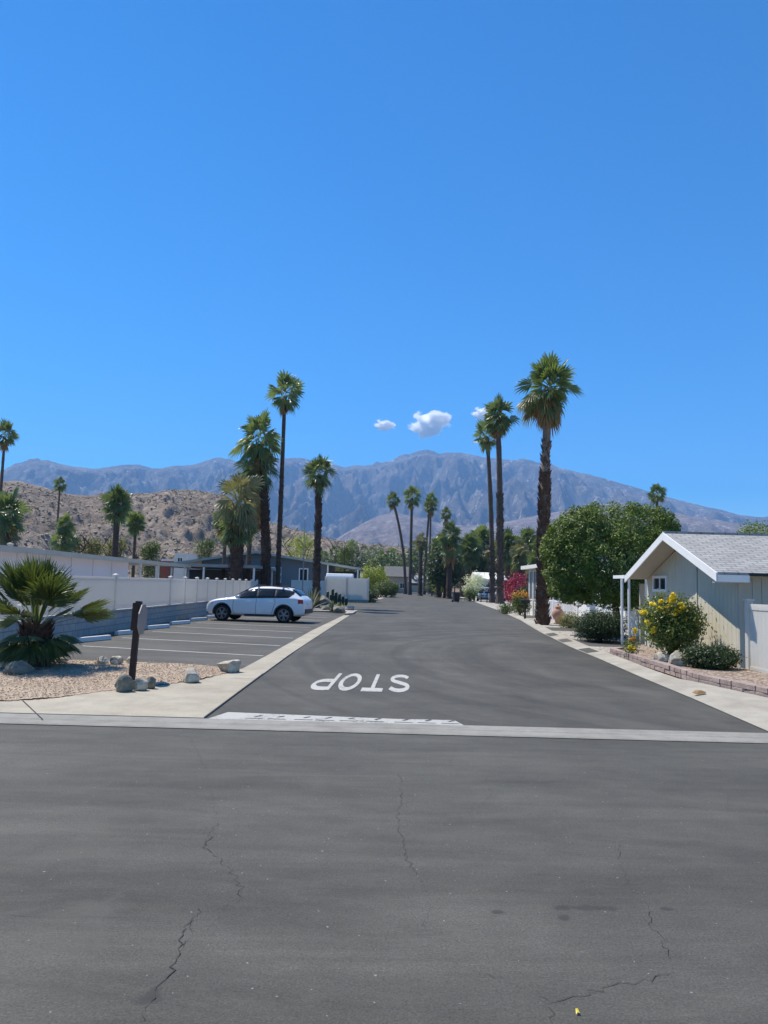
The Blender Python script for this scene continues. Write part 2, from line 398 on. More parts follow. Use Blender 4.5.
M['palm_green'] = leafmat('palm_green', (.075,.12,.042), (.16,.21,.08), .34, .36)
M['palm_dark'] = leafmat('palm_dark', (.06,.10,.038), (.125,.165,.062), .32, .36)
M['palm_olive'] = leafmat('palm_olive', (.12,.125,.06), (.22,.21,.11), .3, .45)
M['palm_near'] = leafmat('palm_near', (.045,.075,.024), (.095,.125,.038), .3, .38, 2)
M['palm_dead'] = leafmat('palm_dead', (.20,.12,.055), (.34,.22,.10), .2, .8)
M['ficus'] = leafmat('ficus', (.028,.056,.010), (.15,.215,.028), .15, .6)
M['leaf_dark'] = leafmat('leaf_dark', (.022,.042,.016), (.045,.075,.025), .25, .5)
M['leaf_mid'] = leafmat('leaf_mid', (.055,.085,.025), (.11,.15,.04), .28, .5)
M['leaf_yellowish'] = leafmat('leaf_yellowish', (.06,.09,.022), (.15,.19,.045), .3, .45)
M['leaf_lime'] = leafmat('leaf_lime', (.15,.20,.028), (.27,.32,.04), .4, .5)
M['leaf_olive'] = leafmat('leaf_olive', (.14,.15,.06), (.21,.21,.09), .35, .6)
M['leaf_grey'] = leafmat('leaf_grey', (.10,.12,.09), (.17,.19,.14), .25, .6)
M['scrub'] = leafmat('scrub', (.07,.07,.04), (.15,.13,.07), .2, .8)
M['petal_yellow'] = leafmat('petal_yellow', (.72,.52,.02), (.82,.68,.05), .3, .5)
M['petal_orange'] = leafmat('petal_orange', (.65,.26,.03), (.75,.38,.05), .3, .5)
M['petal_magenta'] = leafmat('petal_magenta', (.17,.016,.05), (.34,.035,.10), .35, .5)
M['petal_white'] = leafmat('petal_white', (.5,.52,.40), (.65,.66,.55), .3, .5)
def bark(name, a, b, ring=9):
    m, nt, bs = new_mat(name)
    f = noise(nt, 3, 6, .7, stretch=(1,1,3)); tc = nd(nt,'ShaderNodeTexCoord')
    wv = nd(nt,'ShaderNodeTexWave', bands_direction='Z'); wv.inputs['Scale'].default_value = ring; wv.inputs['Distortion'].default_value = 3
    nt.links.new(tc.outputs['Object'], wv.inputs['Vector'])
    c = ramp(nt, f, [(.3,a),(.7,b)]); c = mix(nt, .35, c, ramp(nt, wv.outputs['Fac'], [(.2,.35),(.8,.6)]), 'OVERLAY')
    nt.links.new(c, bs.inputs['Base Color']); bs.inputs['Roughness'].default_value = .95
    bump(nt, bs, f, .7, .04)
    return m
M['bark_palm'] = bark('bark_palm', (.055,.038,.028), (.125,.092,.07))
M['bark_dark'] = bark('bark_dark', (.035,.022,.017), (.115,.068,.048))
M['bark_pale'] = bark('bark_pale', (.15,.105,.078), (.27,.205,.155))
M['boots_brown'] = bark('boots_brown', (.07,.034,.024), (.20,.115,.075))

# ------------------------------------------------------------------ the ground, streets, kerbs
def sheet(name, pts, z, mat, kind='structure'):
    b = MB(); b.add([(p[0],p[1],z) for p in pts], [tuple(range(len(pts)))])
    o = b.build(name, mat); o['kind'] = kind; return o
def thick(name, pts, z0, z1, mat):
    a = sum(pts[i][0]*pts[(i+1)%len(pts)][1]-pts[(i+1)%len(pts)][0]*pts[i][1] for i in range(len(pts)))
    if a < 0: pts = pts[::-1]
    b = MB(); b.prism(pts, z0, z1); o = b.build(name, mat); o['kind'] = 'structure'; return o

# desert floor: one sheet to the horizon
n = 60
g = np.concatenate([-np.geomspace(9000, 40, n), np.linspace(-30, 30, 9), np.geomspace(40, 9000, n)])
GX, GY = np.meshgrid(g, g); Vg = np.stack([GX.ravel(), GY.ravel()+300, np.full(GX.size, -.02)], 1)
k = len(g); idx = np.arange(k*k).reshape(k, k)
Fg = np.stack([idx[:-1,:-1].ravel(), idx[:-1,1:].ravel(), idx[1:,1:].ravel(), idx[1:,:-1].ravel()], 1)
gd = mesh_np('ground', Vg, Fg, M['desert']); gd['kind'] = 'structure'

sheet('cross_street', [(-70,-25),(70,-25),(70,8.78),(-70,8.70)], 0.0, M['asphalt_near'])
RE = [(4.62,8.9),(4.72,9.49),(4.91,12.23),(5.06,15.15),(5.32,19.0),(5.50,22.52),(6.14,29.96),(7.32,40.84),(8.56,55.87),(10.59,87.7),(12.15,117),(13.2,150),(13.5,205)]
side = [(-2.09,9.3)]+[(4.70,9.3)]+RE[1:]+[(4.0,205),(1.5,120),(-1.2,73),(-30,73),(-30,50.5),(-1.5,50.5),(-1.7,41),(-2.02,22.7)]
sheet('side_street', side, 0.0, M['asphalt_street'])
LE = [(-2.60,14.6),(-2.53,17.7),(-2.4,27),(-1.98,40.6)]
lot_near = [P(60,660),P(120,661.5),P(200,665.5),P(242,670)]
sheet('parking_lot', lot_near+LE[1:]+[(-2.0,45),(-8.2,45),(-8.2,18)], 0.0, M['asphalt_lot'])
# concrete gutter across the mouth of the side street, three long ridges of it
b = MB()
for (ya, yb, za, zb) in ((8.76,8.80,0.004,0.014),(8.80,9.03,.014,.006),(9.03,9.07,.006,.016),(9.07,9.13,.016,.010),(9.13,9.34,.010,.014),(9.34,9.38,.014,.004)):
    seg = np.linspace(-70, 70, 141)
    for i in range(140):
        x0, x1 = seg[i], seg[i+1]
        b.add([(x0,ya,za),(x1,ya,za),(x1,yb,zb),(x0,yb,zb)], [(0,1,2,3)])
o = b.build('concrete_gutter', M['gutter']); o['kind'] = 'structure'
sheet('worn_band', [(-2.04,9.384),(1.02,9.384),(.94,9.72),(.2,9.70),(-1.9,9.88)], .006, M['worn_concrete'])
rr = random.Random(4)
b = MB()
for i in range(9):                                        # broken dark joints in that band
    x = -1.6+i*.29+rr.uniform(-.05,.05)
    b.add([(x,9.46,.010),(x+.22,9.45,.010),(x+.24,9.47,.010),(x+.02,9.48,.010)], [(0,1,2,3)])
    b.add([(x+.1,9.60,.010),(x+.13,9.59,.010),(x+.2,9.68,.010),(x+.17,9.69,.010)], [(0,1,2,3)])
o = b.build('gutter_joints', M['tar']); o['kind'] = 'structure'
# apron sweeping round the left corner + straight strip between lot and street
ap_in = [P(-140,712),P(0,703),P(50,700),P(100,693),P(150,688),P(200,681),P(230,673.5),P(243,669)]
strip = ap_in+LE[1:]+[(-1.68,40.9),(-2.0,22.7),(-2.08,17.6),(-2.1,11.9),(-2.09,9.39),(-12,9.39)]
strip = [(-12,ap_in[0][1])]+strip[1:]
thick('concrete_apron', strip, -.02, .014, M['concrete'])
thick('far_west_kerb', [(-70,9.39),(-12.004,9.39),(-12.004,10.2),(-70,10.2)], -.02, .010, M['concrete'])
b = MB(); b.add([( -2.10,9.4,.019),(-2.085,9.4,.019),(-2.085,14,.019),(-2.10,14,.019)], [(0,1,2,3)])
pa, pb = P(22,702), P(42,721)
b.add([(pa[0],pa[1],.019),(pa[0]+.02,pa[1],.019),(pb[0]+.015,pb[1],.019),(pb[0],pb[1],.019)], [(0,1,2,3)])
for yy in (13.2,17,21,25,29,33,37):
    b.add([(-2.52,yy,.019),(-2.11,yy,.019),(-2.11,yy+.012,.019),(-2.52,yy+.012,.019)], [(0,1,2,3)])
o = b.build('apron_joints', M['crack']); o['kind'] = 'structure'
# gravel bed at the left corner
bed = [(-16,ap_in[0][1]+.02)]+[(x,y+.02) for x, y in ap_in[1:]]+[(P(242,670)[0]-.05,P(242,670)[1])]+[(x,y-.03) for x, y in lot_near[::-1][1:]]+[(-8.2,17.5),(-16,17.5)]
def poly_grid(name, poly, z, step, amp, mat, seed=1, kind='structure'):
    xs = [p[0] for p in poly]; ys = [p[1] for p in poly]
    nx = int((max(xs)-min(xs))/step)+2; ny = int((max(ys)-min(ys))/step)+2
    X, Yy = np.meshgrid(np.linspace(min(xs),max(xs),nx), np.linspace(min(ys),max(ys),ny))
    def inside(px, py):
        c = np.zeros(px.shape, bool); j = len(poly)-1
        for i in range(len(poly)):
            xi, yi = poly[i]; xj, yj = poly[j]
            if yi != yj:
                t = ((yi > py) != (yj > py)) & (px < (xj-xi)*(py-yi)/(yj-yi)+xi); c ^= t
            j = i
        return c
    I = inside(X, Yy)
    Zz = z+amp*(fbm(X*2.5, Yy*2.5, 4, seed)-.3)
    id_ = np.arange(nx*ny).reshape(ny, nx)
    k = (I[:-1,:-1] & I[1:,:-1] & I[:-1,1:] & I[1:,1:])
    Fq = np.stack([id_[:-1,:-1][k], id_[:-1,1:][k], id_[1:,1:][k], id_[1:,:-1][k]], 1)
    o = mesh_np(name, np.stack([X.ravel(), Yy.ravel(), Zz.ravel()], 1), Fq, mat, smooth=True); o['kind'] = kind; return o
sheet('gravel_base', [(-16,ap_in[0][1]-.1)]+[(x,y-.08) for x, y in ap_in[1:]]+[(x,y-.005) for x, y in lot_near[::-1][1:]]+[(-8.2,17.5),(-16,17.5)], .009, M['gravel'])
poly_grid('gravel_bed', bed, .014, .07, .035, M['gravel'], 5)
# loose stones lying on the bed
rs = np.random.RandomState(3)
def pebbles(name, pts, z, smin, smax, mat, seed=0):
    r = np.random.RandomState(seed); V = []; Fc = []
    base = np.array([(1,0,0),(-1,0,0),(0,1,0),(0,-1,0),(0,0,1),(0,0,-1)], float)
    ff = np.array([(0,2,4),(2,1,4),(1,3,4),(3,0,4),(2,0,5),(1,2,5),(3,1,5),(0,3,5)])
    for i, (x, y) in enumerate(pts):
        s = r.uniform(smin, smax); q = base*r.uniform(.6,1.2,(6,1))*s*np.array([1,r.uniform(.6,1),r.uniform(.4,.8)])
        a = r.uniform(0,6.28); c, d = math.cos(a), math.sin(a)
        q = np.stack([q[:,0]*c-q[:,1]*d, q[:,0]*d+q[:,1]*c, q[:,2]], 1)+np.array([x,y,z+s*.2])
        Fc.append(ff+len(V)*6); V.append(q)
    o = mesh_np(name, np.concatenate(V), np.concatenate(Fc), mat, smooth=False)
    o['kind'] = 'stuff'; o['label'] = 'loose small tan stones scattered over the gravel bed'; o['category'] = 'gravel'; return o
pts = []
while len(pts) < 9000:
    x = rs.uniform(-9,-2.8); y = rs.uniform(10.2,16.2)
    lim = np.interp(x, [p[0] for p in ap_in], [p[1] for p in ap_in])
    far = np.interp(x, [p[0] for p in lot_near], [p[1] for p in lot_near])
    if lim+.05 < y < far-.06: pts.append((x,y))
pebbles('loose_gravel', pts, .045, .006, .018, rockmat('pebble', (.30,.215,.15), (.60,.47,.35), 9), 5)

# painted stall lines, wheel stops
dirv = Vector(P(269,656)+(0,))-Vector(P(87,646)+(0,)); dirv.normalize(); nrm = Vector((-dirv.y, dirv.x, 0))
STX = -2.62
ys0 = 17.45-.03
b = MB()
stall_y = [ys0+i*2.86 for i in range(9)]
for i, y0 in enumerate(stall_y):
    p0 = Vector((STX,y0,0)); p1 = p0-dirv*4.75
    q = [p0-nrm*.05, p0+nrm*.05, p1+nrm*.05, p1-nrm*.05]
    b.add([(a.x,a.y,.005) for a in q], [(0,1,2,3)])
o = b.build('stall_lines', M['stall_paint']); o['kind'] = 'structure'
def wheel_stop_mesh():
    b = MB(); b.prism_x([(-.075,0),(.075,0),(.05,.12),(-.05,.12)], -.66, .66); return b
ws = None
wd = ['nearest the spiky palm','second from the spiky palm','third from the spiky palm','fourth from the spiky palm','fifth from the spiky palm','in front of the parked white car','in the stall beyond the parked white car','last but one along the wall','last along the wall before the planting']
for i, y0 in enumerate(stall_y):
    c = Vector((STX,y0+1.43,.006))-dirv*5.05
    if ws is None: ws = wheel_stop_mesh().build('wheel_stop', M['stucco'], bevel=.015); o = ws
    else: o = ws.copy(); COL.objects.link(o)
    o.location = c; o.rotation_euler = (0,0,math.atan2(nrm.y,nrm.x)); tag(o, 'concrete wheel stop below the block wall, '+wd[i], 'wheel stop', 'wheel stops in the parking stalls')

# STOP painted for the traffic coming towards us (upside down from here)
def stroke(b, pts, wdt, tf, closed=False):
    n = len(pts); L = []; Rr = []
    for i in range(n):
        a = Vector(pts[i-1] if (i or closed) else pts[i]); c = Vector(pts[(i+1)%n] if (i < n-1 or closed) else pts[i])
        d = (c-a).normalized(); e = Vector((-d.y,d.x))*wdt/2; p = Vector(pts[i]); L.append(p+e); Rr.append(p-e)
    vs = [tf(q) for q in L+Rr]; m = n if closed else n-1
    b.add(vs, [(i,(i+1)%n,n+(i+1)%n,n+i) for i in range(m)])
def arc(cx, cy, rx, ry, a0, a1, n=12): return [(cx+rx*math.cos(R(a0+(a1-a0)*i/n)), cy+ry*math.sin(R(a0+(a1-a0)*i/n))) for i in range(n+1)]
b = MB()
LW, LH = .335, 2.25
X_R, Y_T = .46, 12.15               # rightmost x (start of word), y of the letters' top (nearest us)
def letter(k, pts, closed=False):
    def tf(p): # p in 0..1 x 0..1 letter space
        return (X_R-(k*.418+p[0]*LW)+.10*(1-p[1]), Y_T+(1-p[1])*LH, .006)
    stroke(b, pts, wd_, tf, closed)
wd_ = .19
def squash(pts): return pts
# strokes are drawn in letter space, so the long direction stretches as on a real stencil
letter(0, [(.93,.80)]+arc(.5,.735,.42,.20,20,180,8)[1:]+arc(.5,.735,.42,.20,180,250,4)[1:]+arc(.5,.27,.42,.20,70,0,5)+arc(.5,.27,.42,.20,0,-160,8)[1:])
letter(1, [(.5,0),(.5,.84)]); letter(1, [(0.0,.93),(1.0,.93)])
letter(2, arc(.5,.5,.42,.43,0,345,22), True)
letter(3, [(.08,0),(.08,1)]); letter(3, [(.175,.925),(.5,.925)]+arc(.5,.70,.42,.225,80,-80,10)+[(.5,.475),(.175,.475)])
o = b.build('stop_marking', M['road_paint']); o['kind'] = 'structure'
tag(o, 'worn white STOP lettering painted upside down on the side street', None)

# cracks in the near street (seen ones), as jagged thin strips
rc = random.Random(11)
def crack(b, px, w0=.012, zz=.004, jag=.02):
    pts = [Vector(P(*p)) for p in px]; out = []
    for i in range(len(pts)-1):
        n = max(3, int((pts[i+1]-pts[i]).length/.035))
        for k in range(n):
            p = pts[i].lerp(pts[i+1], k/n); out.append(p+Vector((rc.uniform(-jag,jag), rc.uniform(-jag,jag))))
    out.append(pts[-1])
    L, Rr = [], []
    for i, p in enumerate(out):
        d = (out[min(i+1,len(out)-1)]-out[max(i-1,0)]); d = d.normalized() if d.length else Vector((1,0))
        ww = w0*.46*rc.uniform(.12,1.0)*(.15 if i in (0,len(out)-1) else 1)/2; e = Vector((-d.y,d.x))*ww
        L.append((p.x+e.x,p.y+e.y,zz)); Rr.append((p.x-e.x,p.y-e.y,zz))
    n = len(out); b.add(L+Rr, [(i,i+1,n+i+1,n+i) for i in range(n-1)])
b = MB()
crack(b, [(217,823),(210,836),(205,848),(222,862),(232,873),(242,890),(238,903)], .013)
crack(b, [(203,824),(207,838),(204,850)], .007)
crack(b, [(204,907),(190,925),(180,933),(178,950),(173,968),(163,980),(159,992),(150,1002)], .016)
crack(b, [(150,1002),(145,1015),(141,1030)], .009)
crack(b, [(197,912),(187,945),(180,955)], .006)
crack(b, [(398,772),(402,795),(397,820),(404,842),(406,860),(421,878)], .009)
crack(b, [(404,802),(440,802),(482,803)], .005)
crack(b, [(486,778),(491,793),(484,804)], .006)
crack(b, [(622,843),(618,858)], .008); crack(b, [(648,908),(652,925),(664,943),(672,962)], .009)
crack(b, [(673,972),(650,980),(620,985),(585,993),(550,1003)], .010)
crack(b, [(550,1003),(530,990),(498,977),(466,968)], .007); crack(b, [(550,1003),(553,1026)], .009)
crack(b, [(0,915),(60,918),(110,917),(150,921)], .005, jag=.008)
crack(b, [(245,886),(300,887),(384,882)], .004, jag=.008)
crack(b, [(728,792),(727,812)], .005); crack(b, [(190,738),(200,758),(206,770)], .007)
crack(b, [(206,770),(212,795),(217,823)], .004); crack(b, [(232,903),(224,910),(204,907)], .005); crack(b, [(0,870),(90,873),(190,871),(245,886)], .004, jag=.008); crack(b, [(421,878),(430,900),(425,930)], .004); crack(b, [(618,858),(630,885),(648,908)], .004); crack(b, [(120,780),(160,800),(203,812)], .004); crack(b, [(620,884),(700,886),(768,890)], .004, jag=.008)
crack(b, [(455,745),(450,765),(460,776)], .006)
o = b.build('pavement_cracks', M['crack']); o['kind'] = 'structure'
b = MB(); q0 = P(576,1016)
b.add([(0,0,0),(.008,.006,.006),(.016,.003,.003),(.014,.03,.008),(.004,.024,.01)],[(0,1,4),(1,3,4),(1,2,3)])
o = b.build('yellow_petal', M['petal_yellow'], loc=(q0[0],q0[1],.006)); tag(o, 'small bright yellow petal lying on the asphalt at the bottom edge', 'petal')
# right-hand kerb strip, driveways, yards
def offset(pts, d):
    out = []
    for i, p in enumerate(pts):
        a = Vector(pts[max(i-1,0)]); c = Vector(pts[min(i+1,len(pts)-1)]); t = (c-a).normalized()
        out.append((p[0]+t.y*d, p[1]-t.x*d))
    return out
RK = [(5.17,9.39)]+offset(RE,.36)[1:]
pl_front = [(6.30,10.9),(6.14,12.34),(5.80,14.17),(5.88,17.82),(5.93,20.1)]
b = MB()
for i in range(len(RE)-1):
    a, c, e, g_ = RE[i], RE[i+1], RK[i], RK[i+1]
    if i == 0: a = (4.71,9.39)
    b.add([(a[0],a[1],.008),(c[0],c[1],.008),(g_[0],g_[1],.06),(e[0],e[1],.06)], [(0,3,2,1)])
    b.add([(e[0],e[1],.06),(g_[0],g_[1],.06),(g_[0]+.10,g_[1],.07),(e[0]+.10,e[1],.07)], [(0,3,2,1)])
    b.add([(e[0]+.10,e[1],.07),(g_[0]+.10,g_[1],.07),(g_[0]+.10,g_[1],-.02),(e[0]+.10,e[1],-.02)], [(0,3,2,1)])
o = b.build('kerb_strip', M['concrete_pale']); o['kind'] = 'structure'
b = MB()
for ya, yb in ((20.4,21.6),(24.2,25.4),(27.2,28.6)):
    e1, e2 = [np.interp(q, [p[1] for p in RE], [p[0] for p in RE]) for q in (ya, yb)]; k1, k2 = [np.interp(q, [p[1] for p in RK], [p[0] for p in RK]) for q in (ya, yb)]
    b.add([(e1+.03,ya,.017),(k1-.02,ya,.064),(k2-.02,yb,.064),(e2+.03,yb,.017)], [(0,1,2,3)])
o = b.build('kerb_ramp', M['asphalt_lot']); o['kind'] = 'structure'
# pale side walk wedge at the corner, yards behind the kerb
thick('corner_pavement', [(5.24,9.39),(70,9.39),(70,10.6),(6.32,10.8),(6.1,12.3),(5.77,14.1),(5.50,15.1),(5.35,12.3)], -.02, .045, M['concrete_pale'])
yard = [(5.95,20.9)]+[(x+.11,y) for x, y in RK[6:]]+[(40,205),(40,22.9),(8.0,22.9),(8.0,21.0)]
sheet('yard_gravel', [(5.58,20.3)]+[(x+.11,y) for x, y in RK[6:]]+[(40,205),(40,20.3)], .03, M['gravel_grey'])
for (ya, yb) in ((22.6,25.6),(30.6,33.2),(43,46)):
    xa = np.interp(ya, [p[1] for p in RK], [p[0] for p in RK])+.12; xb = np.interp(yb, [p[1] for p in RK], [p[0] for p in RK])+.12
    sheet('driveway', [(xa,ya),(xa+3.2,ya),(xb+3.2,yb),(xb,yb)], .036, M['asphalt_lot'])
# left far yards
thick('planting_island', [(-8.2,44.8),(-2.0,44.8),(-1.95,41.5),(-1.55,42.5),(-1.5,46),(-2.2,50.5),(-8.2,51)], -.02, .08, M['gravel_grey'])
sheet('west_yard', [(-8.5,10.3),(-8.5,73),(-70,73),(-70,10.3)], .0, M['gravel_grey'])

# ------------------------------------------------------------------ mountains and hills
def el(u, v):
    d = ray(u, v); return math.atan2(d[0], d[1]), d[2]/math.hypot(d[0], d[1])
def terrain(name, prof, r0, r1, r2, mat, nseed, amp, fr, az0, az1, na, nr, gul=1.0, floor=0.0, pw=1.25):
    pr = sorted(el(u, v) for u, v in prof); pa = np.array([p[0] for p in pr]); pt = np.array([p[1] for p in pr])
    A = np.linspace(az0, az1, na)
    T = np.concatenate([np.linspace(0,1,nr), 1+np.linspace(0,1,nr//4+1)[1:]])
    AA, TT = np.meshgrid(A, T)
    crest = r1*(1+.06*np.sin(AA*9+nseed))
    rad = np.where(TT <= 1, r0+(crest-r0)*TT, crest+(r2-r1)*(TT-1))
    te = np.interp(AA, pa, pt)
    jag = (fbm(AA*fr*5.0, AA*0+3.3, 5, nseed+7)-.5)*.003*(te > .02)
    X = rad*np.sin(AA); Yv = rad*np.cos(AA)
    hc = (te+jag)*crest+CH
    g1 = fbm(X/r1*fr, Yv/r1*fr*.55, 7, nseed, True); g2 = fbm(X/r1*fr*2.3+5, Yv/r1*fr*1.8, 6, nseed+3, True)
    Tc = np.minimum(TT, 1)
    base = np.where(TT <= 1, Tc**pw, 1-(TT-1)*.95)
    env = np.where(TT <= 1, (Tc*(1-Tc))**.75*2.2, 0.0)
    Zt = hc*base + hc*amp*env*((g1-.62)*1.3*gul+(g2-.6)*.6)
    Zt = np.minimum(Zt, np.where(TT<=1, (te+.25*jag)*rad*.995+CH, Zt)) if False else Zt
    Zt = np.where(Tc < .02, -5, Zt)
    # nothing in front may rise above the crest line
    lim = (te+jag)*rad+CH
    Zt = np.where(TT < .97, np.minimum(Zt, lim*(.90+.09*Tc)), Zt)
    Zt = np.maximum(Zt, -5)
    V = np.stack([X.ravel(), Yv.ravel(), Zt.ravel()], 1)
    ny, nx = X.shape; id_ = np.arange(nx*ny).reshape(ny, nx)
    Fq = np.stack([id_[:-1,:-1].ravel(), id_[:-1,1:].ravel(), id_[1:,1:].ravel(), id_[1:,:-1].ravel()], 1)
    o = mesh_np(name, V, Fq, mat, smooth=True); o['kind'] = 'structure'
    return X, Yv, Zt
def mountmat(name, a, b, c, s1, s2, bd, scree=(.4,.38,.36)):
    m, nt, bs = new_mat(name)
    f = noise(nt, s1, 8, .68); g = noise(nt, s2, 8, .75)
    col = ramp(nt, f, [(.3,a),(.5,b),(.7,c)])
    col = mix(nt, .6, col, ramp(nt, g, [(.32,.22),(.68,.76)]), 'OVERLAY')
    h = noise(nt, s2*.35, 7, .78, stretch=(1,1,.3))
    col = mix(nt, ramp(nt, h, [(.565,0.0),(.64,.85)]), col, scree)
    nt.links.new(col, bs.inputs['Base Color']); bs.inputs['Roughness'].default_value = .95; bs.inputs['Specular IOR Level'].default_value = .1
    bump(nt, bs, g, 1.0, bd)
    return m
mp_main = [(-900,455),(-500,470),(-300,478),(-100,474),(0,471),(15,464),(30,461),(47,459.5),(60,464),(76,467),(92,469),(108,467),(124,465),(140,464.5),(152,468),(160,468.5),(178,466),(198,465.5),(212,459),(220,457.5),(235,461),(250,466),(268,463),(286,459),(300,458),(318,461),(334,464.5),(345,467.5),(358,465),(376,465.5),(390,461),(405,457),(418,452.5),(427,451),(440,454),(447,452.5),(462,453),(478,456),(496,459),(520,461),(545,463.5),(560,468),(578,472.5),(598,476.5),(620,483),(640,489),(660,495),(680,500.5),(700,505),(720,510),(740,515),(768,518),(850,532),(1000,548),(1400,575),(2000,585)]
M['mountain'] = mountmat('mountain', (.08,.07,.062), (.17,.145,.125), (.29,.25,.215), .0035, .035, 45, (.62,.57,.50))
terrain('mountain_range', mp_main, 3000, 6200, 8500, M['mountain'], 21, .55, 20, R(-62), R(62), 1200, 240, pw=1.15)
mp_foot = [(-900,590),(200,590),(290,560),(330,543),(350,530),(375,517),(395,512),(415,517),(440,523),(470,526),(500,523),(530,517),(560,511),(590,506),(620,503),(650,507),(690,516),(720,521),(768,527),(900,545),(1400,588)]
M['foothill'] = mountmat('foothill', (.13,.10,.085), (.22,.17,.145), (.32,.255,.215), .005, .04, 18, (.5,.42,.36))
terrain('foothills', mp_foot, 1800, 3400, 4300, M['foothill'], 5, .5, 14, R(-20), R(50), 420, 90, .8)
mp_hill = [(-900,478),(-400,470),(-100,477),(0,481.5),(17,481),(36,485),(60,492),(85,496),(105,493),(130,494),(150,493.5),(168,489.5),(190,490),(205,491),(222,494),(240,506),(258,517),(272,523),(290,528),(310,533),(330,539),(352,543),(400,547),(440,552),(480,562),(520,576),(560,590)]
M['rocky_hill'] = mountmat('rocky_hill', (.17,.135,.105), (.27,.215,.17), (.37,.30,.24), .03, .30, 1.8, (.45,.385,.31))
HX, HY, HZ = terrain('rocky_hill', mp_hill, 210, 430, 620, M['rocky_hill'], 9, .26, 22, R(-62), R(14), 620, 150, 1.2, pw=1.0)
# boulders and scrub strewn on the hill: nobody could count them
r = np.random.RandomState(8)
def strew(name, N, smin, smax, mat, label, cat, seed, leafy=False):
    r = np.random.RandomState(seed); V = []; Fc = []; k = 0
    base = np.array([(1,0,0),(-1,0,0),(0,1,0),(0,-1,0),(0,0,1),(0,0,-1)], float)
    ff = np.array([(0,2,4),(2,1,4),(1,3,4),(3,0,4),(2,0,5),(1,2,5),(3,1,5),(0,3,5)])
    ny, nx = HX.shape
    for i in range(N):
        a = int((r.rand()**.8)*149*.99)+0; a = min(a, 147); c = r.randint(int(nx*.18), nx-1)
        p = np.array([HX[a,c]+r.uniform(-.6,.6), HY[a,c]+r.uniform(-.6,.6), HZ[a,c]])
        if p[2] < 1: continue
        s = smin+(smax-smin)*r.rand()**2.5
        if leafy:
            for j in range(7):
                d = r.normal(size=3); d[2] = abs(d[2]); d /= np.linalg.norm(d)
                e = np.cross(d, r.normal(size=3)); e /= np.linalg.norm(e)
                q = p+d*s*r.uniform(.2,.8)
                V.append(np.array([q, q+e*s*.5+d*s*.2, q+d*s*.6, q-e*s*.5+d*s*.2])); Fc.append(np.array([(0,1,2),(0,2,3)])+k); k += 4
        else:
            q = base*r.uniform(.6,1.3,(6,1))*s*np.array([1.2,1,.8])+p
            V.append(q); Fc.append(ff+k); k += 6
    o = mesh_np(name, np.concatenate(V), np.concatenate(Fc), mat); tag(o, label, cat, kind='stuff')
strew('hillside_boulders', 26000, .14, .80, rockmat('hill_boulder', (.19,.145,.11), (.36,.29,.225), .6), 'brown and tan boulders strewn over the rocky hillside', 'boulders', 31)
strew('hillside_scrub', 5000, .3, 1.0, M['scrub'], 'dry desert scrub dotted over the rocky hillside', 'scrub', 32, True)

# ------------------------------------------------------------------ foliage builders
def leaf_cloud(name, blobs, n, size, mat, parent=None, seed=0, flat=.0, aspect=.5, clump=None, fill=.35, loc=None, up=.3, squash=None):
    """leaf-sized folded faces through a volume made of ellipsoid blobs (cx,cy,cz,rx,ry,rz)"""
    r = np.random.RandomState(seed)
    wts = np.array([(b[3]*b[4]*b[5])**.667 for b in blobs]); wts /= wts.sum()
    B = np.array(blobs, float); k = r.choice(len(B), n, p=wts)
    d = r.normal(size=(n,3)); d /= np.linalg.norm(d, axis=1)[:,None]
    rad = 1-fill*r.rand(n)**1.6
    rad *= 1+.16*(fbm(d[:,0]*3+k*7, d[:,1]*3+d[:,2]*2, 3, seed)-.5)*2
    if squash: d2 = np.sign(d)*np.abs(d)**squash; d2 *= (1/np.maximum(1e-6,(np.abs(d2)**(2/squash)).sum(1)**(squash/2)))[:,None]; dd = d2
    else: dd = d
    C = B[k,:3]+dd*B[k,3:6]*rad[:,None]
    if clump:                                        # pull leaves into tufts
        nc = max(8, n//clump); ci = r.choice(n, nc); cen = C[ci]
        a = r.randint(nc, size=n)
        C = cen[a]+r.normal(size=(n,3))*size*1.35; d = (d[ci][a]+r.normal(size=(n,3))*.45); d /= np.linalg.norm(d, axis=1)[:,None]
    nrm = d+r.normal(size=(n,3))*.6; nrm[:,2] += up; nrm /= np.linalg.norm(nrm, axis=1)[:,None]
    t = np.cross(nrm, r.normal(size=(n,3))); t /= np.linalg.norm(t, axis=1)[:,None]
    s = np.cross(nrm, t); L = size*r.uniform(.7,1.3,(n,1)); W = L*aspect
    v0 = C-t*L*.5; v1 = C+s*W*.5+nrm*L*.08; v2 = C+t*L*.5; v3 = C-s*W*.5+nrm*L*.08
    V = np.stack([v0,v1,v2,v3], 1).reshape(-1,3)
    i = np.arange(n)*4
    Fq = np.concatenate([np.stack([i,i+1,i+2],1), np.stack([i,i+2,i+3],1)])
    return mesh_np(name, V, Fq, mat, parent, loc)
def limbs(b, base, top, r0, k, spread, rng, lev=0):
    p = Vector(base); q = Vector(top)
    mid = p.lerp(q,.5)+Vector((rng.uniform(-.1,.1),rng.uniform(-.1,.1),0))*(q-p).length
    b.tube([p,mid,q],[r0,r0*.8,r0*.6],7)
    if lev < 2:
        for i in range(k):
            a = rng.uniform(0,6.28); d = Vector((math.cos(a)*spread,math.sin(a)*spread,rng.uniform(.4,1)))*(q-p).length*.75
            limbs(b, q, q+d, r0*.55, 3, spread*.9, rng, lev+1)
